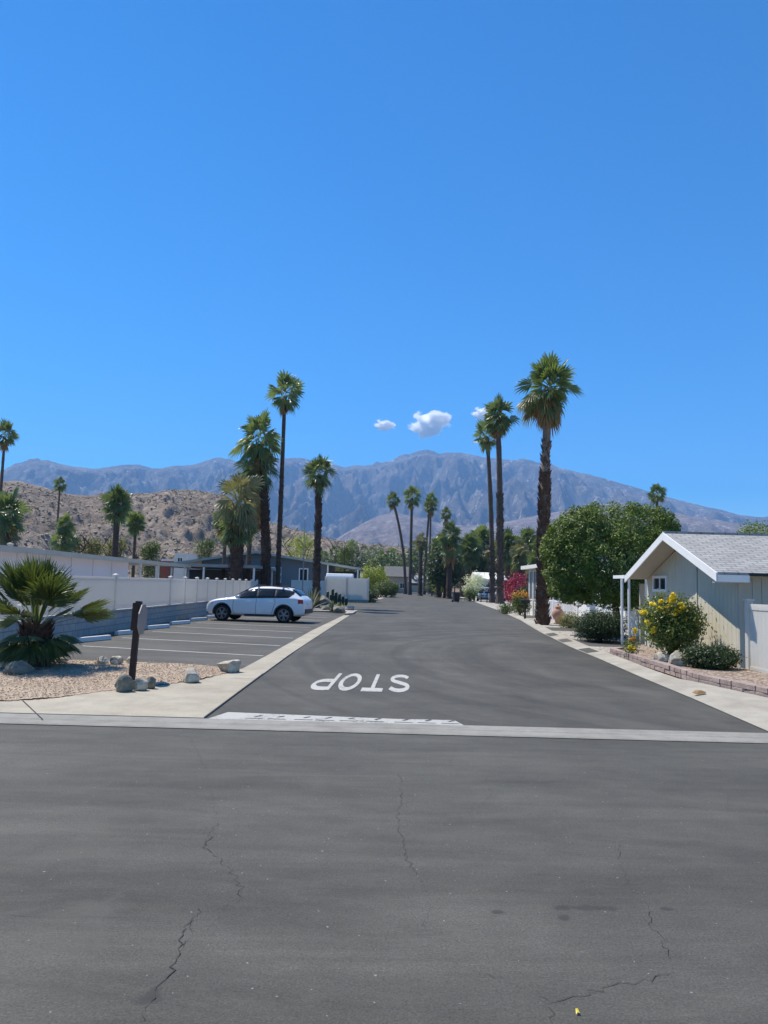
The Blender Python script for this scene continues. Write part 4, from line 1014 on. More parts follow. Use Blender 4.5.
# ------------------------------------------------------------------ rocks
def rock(x, y, sx, sy, sz, mat, label, seed, group=None, rz=None, z0=0.02):
    rng = np.random.RandomState(seed)
    import bmesh
    bm = bmesh.new(); bmesh.ops.create_icosphere(bm, subdivisions=4, radius=1)
    P3 = np.array([v.co[:] for v in bm.verts])
    planes = rng.normal(size=(15,3)); planes /= np.linalg.norm(planes,axis=1)[:,None]; dd = rng.uniform(.55,.9,15)
    for p_, d_ in zip(planes, dd):
        k = P3@p_; over = np.maximum(k-d_, 0)*.96; P3 -= over[:,None]*p_
    nn = (fbm(P3[:,0]*2+seed, P3[:,1]*2+P3[:,2]*1.7, 6, seed)-.5)*.34
    P3 *= (1+nn)[:,None]
    for v, p in zip(bm.verts, P3): v.co = Vector((p[0]*sx, p[1]*sy, max(p[2],-.45)*sz+.38*sz))
    me = bpy.data.meshes.new('boulder'); bm.to_mesh(me); bm.free(); me.materials.append(M[mat])
    me.polygons.foreach_set('use_smooth', [True]*len(me.polygons))
    o = bpy.data.objects.new('boulder', me); COL.objects.link(o); o.location = (x,y,z0); o.rotation_euler = (0,0,rng.uniform(0,6.28) if rz is None else rz)
    tag(o, label, 'rock', group); return o
def rock_px(u, v, w_, h_, mat, label, seed, z=.03, **kw):
    x, y = P(u, v, z); s = y/F; return rock(x, y+w_*s*.3, w_*s*.5, w_*s*.42, h_*s*.72, mat, label, seed, rz=0, z0=z, **kw)
rock_px(120, 691, 22, 17, 'rock_grey', 'rounded grey green boulder left of the leaning post', 1)
rock_px(137, 690, 17, 14, 'rock_pale', 'pale boulder at the foot of the leaning post', 2)
rock_px(149, 688, 13, 11, 'rock_grey', 'dark small boulder right of the leaning post foot', 3)
rock_px(189, 682, 19, 13, 'rock_pale', 'pale rough boulder between the leaning post and the large pale one', 4)
rock_px(228, 672, 27, 14, 'rock_pale', 'large pale boulder at the corner of the gravel bed by the lot', 5)
rock_px(101, 663, 14, 6, 'rock_pale', 'flat pale stone at the lot edge of the gravel bed', 6)
rock_px(115, 664, 13, 8, 'rock_pale', 'pale round stone behind the leaning post, at the lot edge', 7)
rock_px(130, 663, 14, 7, 'rock_pale', 'pale stone right behind the leaning post, at the lot edge', 8)
rock_px(14, 674, 34, 14, 'rock_grey', 'low broad grey boulder under the young fan palm', 9)
rock_px(6, 668, 30, 10, 'rock_pale', 'pale flat boulder at the left picture edge behind the broad grey one', 10)
rock_px(60, 662, 14, 6, 'rock_pale', 'small pale stone right behind the young fan palm', 13)
for i, (u, v, w_, h_, lab) in enumerate(((322,604,22,7,'long grey rock at the foot of the medium palm'),(338,612,14,5,'low rock at the tip of the far planting island'),(350,610,10,4,'small pale kerb stone at the tip of the far planting island'),(327,610,16,6,'grey rock in the middle of the far planting island'))):
    x, y = P(u, v, .08); s = y/F; rock(x, y, w_*s*.5, w_*s*.4, h_*s*.9, 'rock_grey' if i != 2 else 'rock_pale', lab, 30+i, rz=0, z0=.05)
for i, (u, v, w_, h_, lab) in enumerate(((662,660,19,10,'pale boulder in the block planter, left of two'),(677,664,20,13,'white boulder in the block planter, right of two'))):
    x, y = P(u, v, .17); s = y/F; rock(x, y, w_*s*.5, w_*s*.4, h_*s*.8, 'rock_pale', lab, 40+i, rz=0, z0=.14)

# ------------------------------------------------------------------ left: block wall and vinyl fence
o = None
b = MB(); b.box(-8.5,16.0,-.05,-8.3,52,.60); b.box(-8.53,15.98,.60,-8.27,52.02,.65)
o = b.build('block_wall', M['block_grey']); tag(o, 'grey concrete block wall along the parking stalls under the white fence', 'wall')
fr = empty('vinyl_fence', (-8.4,0,.65)); tag(fr, 'long white vinyl privacy fence on top of the grey block wall', 'fence')
FH = 1.04
PY = [16.1,20.2,24.3,30.6]+[32.9+2.1*k for k in range(10)]
for i in range(len(PY)):
    y0 = PY[i]
    b = MB(); b.box(-.065,y0-.065,0,.065,y0+.065,FH+.05); 
    po = b.build('post', M['white_vinyl'], fr, bevel=.008)
    b = MB(); b.add([(-.08,y0-.08,FH+.05),(.08,y0-.08,FH+.05),(.08,y0+.08,FH+.05),(-.08,y0+.08,FH+.05),(-.08,y0-.08,FH+.07),(.08,y0-.08,FH+.07),(.08,y0+.08,FH+.07),(-.08,y0+.08,FH+.07),(0,y0,FH+.11)],
        [(0,3,2,1),(0,1,5,4),(1,2,6,5),(2,3,7,6),(3,0,4,7),(4,5,8),(5,6,8),(6,7,8),(7,4,8)])
    b.build('post_cap', M['white_vinyl'], po)
    if i < len(PY)-1:
        ye_ = PY[i+1]; b = MB(); b.box(-.03,y0+.066,.02,.03,ye_-.066,.12); b.box(-.03,y0+.066,FH-.08,.03,ye_-.066,FH)
        nb_ = int((ye_-y0-.132)/.155); st_ = (ye_-y0-.132)/nb_
        for k in range(nb_):
            ya = y0+.066+k*st_; b.box(-.018,ya+.001,.12,.018,ya+st_-.002,FH-.08)
        b.build('panel', M['white_vinyl'], fr)
# far white fence across the end of the lot
wf = empty('white_fence', (0,70.5,0)); tag(wf, 'far white fence closing the yard beyond the parking stalls', 'fence')
xa, xb = Y(325,600,70.5)[0], Y(368,600,70.5)[0]
b = MB(); b.box(xa,-.05,.25,xb,.05,2.2); b.build('panel', M['white_vinyl'], wf)
b = MB(); b.box(xa,-.12,-.02,xb,.12,.25); b.build('base', M['concrete'], wf)
for x in np.linspace(xa, xb, 3):
    b = MB(); b.box(x-.07,-.075,.252,x+.07,.075,2.3); b.build('post', M['white_vinyl'], wf)
b = MB(); b.box(-8.3,70.4,0,xa-.08,70.6,1.9); o = b.build('garden_wall', M['stucco']); tag(o, 'low pale wall running left from the far white fence', 'wall')

# ------------------------------------------------------------------ left: lilac mobile home with flat roof
def window(parent, plane, a0, a1, z0, z1, pos, out, frame='white_paint', fw=.06, bars=1, depth=.05):
    """plane 'x': wall at x=pos, a = y ; plane 'y': wall at y=pos, a = x ; out = +1/-1"""
    def bx(b, p0, p1, za, zb, d0, d1):
        lo, hi = sorted((pos+out*d0, pos+out*d1))
        if plane == 'x': b.box(lo,p0,za,hi,p1,zb)
        else: b.box(p0,lo,za,p1,hi,zb)
    b = MB(); bx(b,a0,a1,z0,z0+fw,0,depth); bx(b,a0,a1,z1-fw,z1,0,depth); bx(b,a0,a0+fw,z0+fw,z1-fw,0,depth); bx(b,a1-fw,a1,z0+fw,z1-fw,0,depth)
    for k in range(bars):
        c = a0+(a1-a0)*(k+1)/(bars+1); bx(b,c-fw*.35,c+fw*.35,z0+fw,z1-fw,0,depth*.8)
    f = b.build('window', M[frame], parent)
    b = MB(); bx(b,a0+fw*.5,a1-fw*.5,z0+fw*.5,z1-fw*.5,.006,.018); b.build('pane', M['glass'], f)
    return f
XM = -13.2
ya, za = AX(0,547,XM); y2, z2 = AX(182,565,XM)
mh = empty('mobile_home', (XM,24,0)); tag(mh, 'long lilac grey mobile home with flat roof behind the white fence', 'house')
b = MB(); b.box(-5.5,-6,.3,0,16,2.50); 
b.build('wall', M['house_lilac'], mh)
b = MB()
for k in range(1, 9): b.box(.001,-6+k*2.44,.3,.014,-6+k*2.44+.02,2.5)
b.build('panel_joint', M['siding_grey'], mh)
b = MB(); b.box(-6,-6.4,2.50,.55,y2-24,2.60); b.build('roof', M['roof_white'], mh)
b = MB(); b.box(.55,-6.4,2.44,.60,y2-24,2.64); b.build('fascia', M['siding_grey'], mh)
b = MB(); b.box(-5.4,-5.9,0,-.05,15.9,.3); b.build('skirting', M['house_grey'], mh)
for k, (y0, h) in enumerate(((0,.3),(4.5,.22),(9,.35),(13,.25))):
    b = MB(); b.lathe([(.10,2.6),(.10,2.6+h),(.14,2.6+h),(.14,2.66+h),(0.001,2.7+h)],10,(-2.2-k*.3,y0,0)); b.build('roof_vent', M['alu'], mh)
for y0 in (17.2,20.5,y2-24-.3):
    b = MB(); b.box(.2,y0-.05,0,.3,y0+.05,2.5); b.build('porch_post', M['white_paint'], mh)
# carport beyond
cp = empty('carport', (-13.5,52,0)); tag(cp, 'low flat grey carport between the mobile home and the grey gabled house', 'carport')
b = MB(); b.box(-2,0,2.55,5.0,9,2.75); b.build('roof', M['roof_grey'], cp)
for x in (-1.8,1.4,4.8):
    for y in (.2,8.8):
        b = MB(); b.box(x-.06,y-.06,0,x+.06,y+.06,2.55); b.build('post', M['white_paint'], cp)
b = MB(); b.box(-2,9.02,0,5,9.2,2.5); b.build('back_wall', M['house_dark'], cp)
# grey gabled house
GY_ = 74
xl, _ = Y(168,566,GY_); xr, _ = Y(361,566,GY_); xp, zp = Y(256,551,GY_); _, ze = Y(361,568,GY_)
ze = 3.2; xlw, xrw = Y(200,570,GY_)[0], Y(328,570,GY_)[0]
gh = empty('grey_house', (0,GY_,0)); tag(gh, 'dark grey gabled house behind the palms with white framed windows', 'house')
def zr(x): return zp-(zp-ze)*(abs(x-xp)/((xr-xp) if x > xp else (xp-xl)))
b = MB(); b.prism_y([(xlw,0),(xrw,0),(xrw,zr(xrw)-.15),(xp,zp-.15),(xlw,zr(xlw)-.15)], .6, 12); b.build('wall', M['house_grey'], gh)
b = MB(); b.prism_y([(xl,ze-.12),(xp,zp-.14),(xr,ze-.12),(xr,ze),(xp,zp),(xl,ze)], 0, 12.5); b.build('roof', M['roof_grey'], gh)
b = MB(); b.prism_y([(xl-.02,ze-.2),(xp,zp-.22),(xr+.02,ze-.2),(xr+.02,ze+.02),(xp,zp+.02),(xl-.02,ze+.02)], -.06, -.003); b.build('fascia', M['siding_grey'], gh)
for x in (xr-.3,xr-3.2,xl+.3):
    b = MB(); b.box(x-.07,.2,0,x+.07,.34,zr(x)-.12); b.build('porch_post', M['white_paint'], gh)
b = MB(); b.box(xrw+.1,4,0,xr-.2,4.2,2.9); b.build('porch_wall', M['house_dark'], gh)
for (u0, v0, u1, v1) in ((270,567,281,583),(299,568,308,583),(228,570,240,582)):
    a0, z1_ = Y(u0,v0,GY_+.6); a1, z0_ = Y(u1,v1,GY_+.6); window(gh,'y',a0,a1,z0_,z1_,.6,-1,fw=.12)
# small red-brown and white building on the hillside foot
hb = empty('small_house', (0,0,0)); x0, z0_ = Y(160,559,95); x1, _ = Y(184,559,95); hb.location = (x0,95,0); tag(hb, 'small red-brown and white flat-roofed house under the hill', 'house')
ww = x1-x0; b = MB(); b.box(0,0,0,ww*.62,5,3.9); b.build('wall', M['redbrown'], hb); b = MB(); b.box(ww*.62,-.3,0,ww*1.25,5,4.9); b.build('tower', M['stucco'], hb)
b = MB(); b.box(-.3,-.4,3.9,ww*.618,5,4.15); b.build('roof', M['roof_white'], hb); window(hb,'y',ww*.75,ww*.98,3.6,4.4,-.3,-1,fw=.08)
# thin mast
b = MB(); xm, zm = Y(305,520,52); b.tube([(0,0,0),(0,0,zm*.5),(0,0,zm)],[.045,.035,.018],8); o = b.build('antenna_mast', M['alu'], loc=(xm,52,0)); tag(o, 'thin grey mast between the tallest and the medium palm', 'mast')
# camper behind the far white fence
cx_, cz_ = Y(340,573,72.5)
cp2 = empty('camper_trailer', (cx_,72.2,0)); tag(cp2, 'white camper roof showing above the far white fence', 'camper')
b = MB(); b.prism_x([(-1.05,.6),(1.05,.6),(1.05,2.3),(.85,2.6),(-.85,2.6),(-1.05,2.3)], -1.2, 1.3); b.build('body', M['white_paint'], cp2, bevel=.06)
for x in (-.5,.5):
    for y in (-.9,.9):
        b = MB(); b.lathe([(0.01,-.1),(.3,-.1),(.32,-.05),(.32,.05),(.3,.1),(0.01,.1)],16,(x,y,.32),'y'); b.build('wheel', M['rubber'], cp2)
# ------------------------------------------------------------------ far end: wall and houses
b = MB(); xa, xb = Y(397,592,198)[0], Y(428,592,198)[0]; b.box(xa,198,0,xb,198.3,1.6); b.box(xa-.05,197.95,1.6,xb+.05,198.35,1.75); o = b.build('end_wall', M['beige']); tag(o, 'low tan wall closing the far end of the street', 'wall')
def far_house(u0, u1, v_eave, v_top, y, wm, rm, label, wins=2):
    x0, ze_ = Y(u0,v_eave,y); x1, _ = Y(u1,v_eave,y); _, zt = Y((u0+u1)/2,v_top,y); h = empty('far_house', (x0,y,0)); tag(h, label, 'house')
    w_ = x1-x0; b = MB(); b.box(0,0,0,w_,8,ze_); b.build('wall', M[wm], h)
    b = MB(); b.prism_x([(-.5,ze_+.003),(8.5,ze_+.003),(8.5,ze_+.15),(4,zt),(-.5,ze_+.15)], -.4, w_+.4); b.build('roof', M[rm], h)
    for k in range(wins):
        a = w_*(k+.5)/wins; window(h,'y',a-.6,a+.6,1.0,min(2.2,ze_-.3),0,-1,fw=.09)
    return h
far_house(386,408,577,566,165,'beige','house_dark','tan house with dark roof left of the slender far palms')
far_house(398,432,583,575,206,'house_dark','roof_grey','low dark house behind the end wall of the street')
far_house(479,504,580,572,104,'stucco','roof_white','white roofed house behind the parked cars on the right kerb')
far_house(348,366,580,573,150,'house_grey','roof_grey','small grey house left of the lime hedge')

# ------------------------------------------------------------------ right: pale gabled house
WX = 7.56; RX = 6.97; YN, YF_ = 16.0, 22.06; YR = 19.05; ZE, ZR = 2.10, 3.14
sl = (ZR-ZE)/(YR-YN)
ho = empty('gabled_house', (WX,YR,0)); tag(ho, 'pale sage green gabled house with grey shingle roof on the right', 'house')
def rz_(y): return ZR-sl*abs(y-YR)
b = MB(); y0w, y1w = 16.30, 22.02
k = 29; wdw = (y1w-y0w)/k
for i in range(k):
    a, c = y0w+i*wdw, y0w+(i+1)*wdw
    pts = [(a+.005-YR,.1),(c-.005-YR,.1),(c-.005-YR,rz_(c)-.14)]
    if a < YR < c: pts.append((0,ZR-.14))
    pts.append((a+.005-YR,rz_(a)-.14)); b.prism_x(pts, 0, .05)
b.prism_x([(y0w+.02-YR,.1),(y1w-.02-YR,.1),(y1w-.02-YR,rz_(y1w)-.16),(0,ZR-.16),(y0w+.02-YR,rz_(y0w)-.16)], .008, .06)
b.build('gable_wall', M['siding'], ho)
b = MB(); L_ = 16
for i in range(76): b.box(.07+i*.2, y0w-YR, .1, .07+i*.2+.19, y0w-YR+.05, rz_(y0w)-.16)
b.box(.06,y0w-YR+.02,.1,L_,y0w-YR+.08,rz_(y0w)-.165)
b.build('side_wall', M['siding_grey'], ho)
b = MB(); b.box(.06,y1w-YR-.06,.1,L_,y1w-YR,rz_(y1w)-.16); b.build('rear_wall', M['siding_grey'], ho)
b = MB(); b.box(-.025,y0w-YR-.025,.1,.06,y0w-YR+.075,rz_(y0w)-.15); b.build('corner_trim', M['siding_grey'], ho)
b = MB(); b.box(-.02,16.32+2.15-YR,.12,-.002,16.32+2.19-YR,rz_(18.47)-.16); b.build('batten', M['siding_grey'], ho)
b = MB(); b.box(-.04,y0w-YR-.04,-.02,L_,y1w-YR,.1); b.build('foundation', M['concrete'], ho)
# roof: two slabs
def roof_slab(ya, za, yb_, zb, x0, x1, t, nx=40):
    b = MB(); b.prism_x([(ya,za-t),(yb_,zb-t),(yb_,zb),(ya,za)] if ya < yb_ else [(yb_,zb-t),(ya,za-t),(ya,za),(yb_,zb)], x0, x1); return b
b = roof_slab(YN-YR,ZE,-.001,ZR,RX-WX,L_+.4,.05); b.build('roof', M['shingle'], ho)
b = roof_slab(.001,ZR,YF_-YR,ZE,RX-WX,L_+.4,.05); b.build('roof', M['shingle'], ho)
b = MB(); b.box(RX-WX-.01,-.09,ZR-.03,L_+.4,.09,ZR+.02); b.build('ridge_cap', M['shingle'], ho)
# soffit
b = MB(); b.prism_x([(YN-YR+.05,ZE-.065),(0,ZR-.065),(YF_-YR-.05,ZE-.065),(YF_-YR-.05,ZE-.095),(0,ZR-.095),(YN-YR+.05,ZE-.095)], RX-WX+.03, L_+.2); b.build('soffit', M['siding_grey'], ho)
for sgn in (-1,1):
    ye = YN-YR if sgn < 0 else YF_-YR
    pts = [(ye,ZE-.20),(sgn*.002,ZR-.20),(sgn*.002,ZR-.012),(ye,ZE-.012)]
    if sgn > 0: pts = pts[::-1]
    b = MB(); b.prism_x(pts, RX-WX-.035, RX-WX-.003); b.build('rake_board', M['white_paint'], ho)
b = MB(); b.box(RX-WX,YN-YR-.03,ZE-.20,.06,YN-YR-.003,ZE-.055); b.build('eave_board', M['white_paint'], ho)
b = MB(); b.box(RX-WX,YN-YR+.0,ZE-.22,.06,y0w-YR-.03,ZE-.20); b.build('eave_soffit', M['siding_grey'], ho)
b = MB(); b.box(.063,YN-YR-.05,ZE-.07,L_,YN-YR-.003,ZE-.01); b.build('drip_edge', M['black_metal'], ho)
ya_, za_ = AX(668,592,WX); yb__, zb_ = AX(654,576,WX)
window(ho,'x',ya_-YR,yb__-YR,za_,zb_,0,-1,fw=.07,bars=1)
# awning over the side entrance
aw = empty('patio_cover', (6.95,23.3,0)); tag(aw, 'flat white patio cover with thin posts beside the gabled house', 'patio cover')
x0a, z0a = Y(614,577,24.5); x1a, _ = Y(648,577,23.5)
b = MB(); b.box(x0a-6.95,.15,z0a-.05,x1a-6.95+1.4,1.3,z0a+.05); b.build('roof', M['white_paint'], aw)
for u in (622,629,646):
    x = Y(u,600,23.6)[0]-6.95; b = MB(); b.box(x-.03,.27,0,x+.03,.33,z0a-.051); b.build('post', M['white_paint'], aw)
b = MB(); b.box(1.2,1.05,0,2.6,1.15,1.9); b.build('screen', M['siding_grey'], aw)
# white fence / gate running towards us from the house corner
fx0 = 7.62
rf = empty('white_gate_fence', (fx0,15.9,0)); tag(rf, 'white vinyl fence running from the gabled house corner to the right edge', 'fence')
b = MB(); b.box(-.12,-.06,0,.0,.08,1.52); b.build('post', M['white_vinyl'], rf, bevel=.008)
b = MB(); b.box(-.14,-.08,1.52,.02,.10,1.56); b.build('post_cap', M['white_vinyl'], rf)
for j in range(3):
    y0 = -.06-j*2.4
    b = MB(); b.box(-.10,y0-2.3,.08,-.04,y0-.01,.20); b.box(-.10,y0-2.3,1.34,-.04,y0-.01,1.46)
    for kk in range(14): b.box(-.088,y0-.02-(kk+1)*.162,.20,-.052,y0-.02-kk*.162-.004,1.34)
    b.build('panel', M['white_vinyl'], rf)
    b = MB(); b.box(-.12,y0-2.42,0,.0,y0-2.30,1.52); b.build('post', M['white_vinyl'], rf)
# block planter
pf = [(6.52,9.6)]+pl_front+[(6.3,20.6)]
thick('planter_soil', [(7.5,9.7)]+[(x+.12,y) for x, y in pf[1:-1]]+[(6.3,20.5),(7.5,22.3)], -.02, .135, M['mulch'])
b = MB(); rng = random.Random(6)
for course in range(2):
    zc0 = course*.092
    for i in range(len(pf)-1):
        a = Vector(pf[i]); c = Vector(pf[i+1]); d = c-a; L = d.length; d.normalize(); nn = Vector((d.y,-d.x))
        nb = max(1, int(L/.30)); bl_ = L/nb
        for q in range(nb):
            s0 = q*bl_+.006; s1 = (q+1)*bl_-.006; j = rng.uniform(-.012,.012)
            p = [a+d*s0-nn*(.0+j), a+d*s1-nn*(.0+rng.uniform(-.012,.012)), a+d*s1+nn*.16, a+d*s0+nn*.16]
            zt = zc0+.088+rng.uniform(-.003,.003)
            b.prism([(v.x,v.y) for v in p][::-1], zc0+.002, zt)
o = b.build('planter_wall', M['planter_block'], bevel=.008); tag(o, 'low pinkish block retaining wall round the planter of the gabled house', 'wall')
b = MB(); b.add([(0,0,0),(.16,.02,.012),(.20,.10,.03),(.05,.14,.05),(-.04,.06,.02),(.1,.07,.06)],[(0,1,5),(1,2,5),(2,3,5),(3,4,5),(4,0,5)]); 
qx, qy = P(696,695,.04); o = b.build('dry_leaf', M['palm_dead'], loc=(qx,qy,.05)); tag(o, 'curled brown dead leaf lying in the gutter below the planter wall', 'leaf')

# ------------------------------------------------------------------ right: white arcade house behind the ficus
HX0 = 9.3
ah = empty('white_arcade_house', (HX0,38,0)); tag(ah, 'white house with glazed arcade and porch railing behind the largest palm', 'house')
b = MB(); b.box(.0,-10,0,7,-1.5,2.35); b.build('wall', M['white_paint'], ah)
b = MB(); b.box(1.2,-1.5,0,7,10,2.6); b.build('porch_wall', M['stucco'], ah)
for y0 in (-9,-6.6,-4.2): window(ah,'x',y0,y0+1.3,1.0,1.95,0,-1,fw=.08)
b = MB(); b.box(-.3,-10.3,2.36,7.3,-1.4,2.52); b.build('roof', M['roof_white'], ah)
b = MB(); b.box(-.45,5.3,2.86,7.3,11.3,3.08); b.build('arcade_roof', M['stucco'], ah)
for q in range(5):
    yq = 5.8+q*1.2; b = MB(); b.box(-.05,yq-.08,0,.08,yq+.08,2.86); b.build('arcade_post', M['white_paint'], ah)
    if q < 4:
        w2 = window(ah,'x',yq+.10,yq+1.10,.95,2.78,.02,-1,fw=.07,bars=1)
        b = MB(); b.box(0,yq+.085,0,.05,yq+1.115,.94); b.build('arcade_panel', M['stucco'], ah)
for q in range(6):
    yq = -1.3+q*1.3; b = MB(); b.box(-.03,yq-.05,0,.05,yq+.05,1.9); b.build('railing_post', M['white_paint'], ah)
b = MB()
for q in range(44): yq = -1.25+q*.148; b.box(0,yq,.12,.02,yq+.05,1.0)
b.box(-.01,-1.3,1.0,.03,5.2,1.07); b.build('railing', M['white_paint'], ah)

# terracotta urn on a pedestal
ux, uy = 8.35, 36.6
ur = empty('terracotta_urn', (ux,uy,.03)); tag(ur, 'terracotta urn with lid on a stubby base beside the largest palm', 'urn')
b = MB(); b.lathe([(0.001,0),(.2,0),(.2,.06),(.12,.10),(.12,.16),(.22,.26),(.29,.42),(.28,.56),(.2,.68),(.13,.74),(.16,.79),(.15,.80)],20); b.build('body', M['terracotta'], ur, smooth=True)
b = MB(); b.lathe([(.165,.80),(.12,.86),(.05,.89),(.05,.93),(.03,.96),(0.001,.97)],16); b.build('lid', M['terracotta'], ur, smooth=True)
# mailboxes
def mailbox(x, y, h, label, rz=0, group=None):
    r_ = empty('mailbox', (x,y,.05), rz); tag(r_, label, 'mailbox', group)
    b = MB(); b.box(-.05,-.05,0,.05,.05,h-.24); b.build('post', M['dark_wood'], r_)
    pr = [(-.1,0),(.1,0),(.1,.12)]+[(.1*math.cos(R(a)),.12+.09*math.sin(R(a))) for a in (30,60,90,120,150)]+[(-.1,.12)]
    b = MB(); b.prism_x([(p[0],p[1]+h-.24) for p in pr], -.25, .25); b.build('box', M['black_metal'], r_)
    b = MB(); b.box(-.02,.104,h-.12,.02,.12,h+.06); b.build('flag', M['lens_red'], r_); return r_
mailbox(*Y(525,610,41.5)[:1], 41.5, 1.05, 'black mailbox on a dark post in front of the shrub with orange flowers')
mailbox(Y(481,600,84)[0], 84, 1.25, 'dark mailbox on a post by the two slender palms, left of two', group='mailboxes by the parked cars')
mailbox(Y(487,600,82)[0], 82, 1.25, 'dark mailbox on a post by the two slender palms, right of two', group='mailboxes by the parked cars')
# rubbish bin
bx_, by_ = P(456,602.2)
rb = empty('rubbish_bin', (bx_,by_,0), R(12)); tag(rb, 'black wheeled rubbish bin standing at the far right kerb', 'bin')
b = MB(); b.add([(-.27,-.32,.06),(.27,-.32,.06),(.27,.28,.06),(-.27,.28,.06),(-.36,-.40,1.02),(.36,-.40,1.02),(.36,.40,1.02),(-.36,.40,1.02)],[(0,3,2,1),(4,5,6,7),(0,1,5,4),(1,2,6,5),(2,3,7,6),(3,0,4,7)]); b.build('body', M['black_plastic'], rb, bevel=.03)
b = MB(); b.box(-.38,-.43,1.023,.38,.42,1.08); b.box(-.2,.42,1.0,.2,.5,1.05); b.build('lid', M['black_plastic'], rb, bevel=.02)
for s in (-1,1): b = MB(); b.lathe([(0.01,-.04),(.12,-.04),(.12,.04),(0.01,.04)],14,(s*.30,.3,.12),'y'); b.build('wheel', M['rubber'], rb)

# leaning sign post with its plate seen edge on
sx, sy = P(131.5,682)
sp = empty('sign_post', (sx,sy,.02), 0); sp.rotation_euler = (0,R(2.2),0); tag(sp, 'slightly leaning dark brown post with a small sign plate seen nearly edge on', 'sign post')
b = MB(); b.box(-.045,-.045,-.1,.045,.045,1.27); b.build('post', M['dark_wood'], sp, bevel=.006)
b = MB(); n8 = []
for k_ in range(8):
    a = R(22.5+45*k_); n8.append((.26*math.cos(a), .98+.26*math.sin(a)))
b.prism_y(n8, -.008, .008); pl = b.build('sign_plate', M['alu'], sp, loc=(.075,.02,0)); pl.rotation_euler = (0,0,R(92))
b = MB(); b.box(-.075,-.07,.80,.075,-.048,1.24); b.build('bracket', M['dark_wood'], sp)

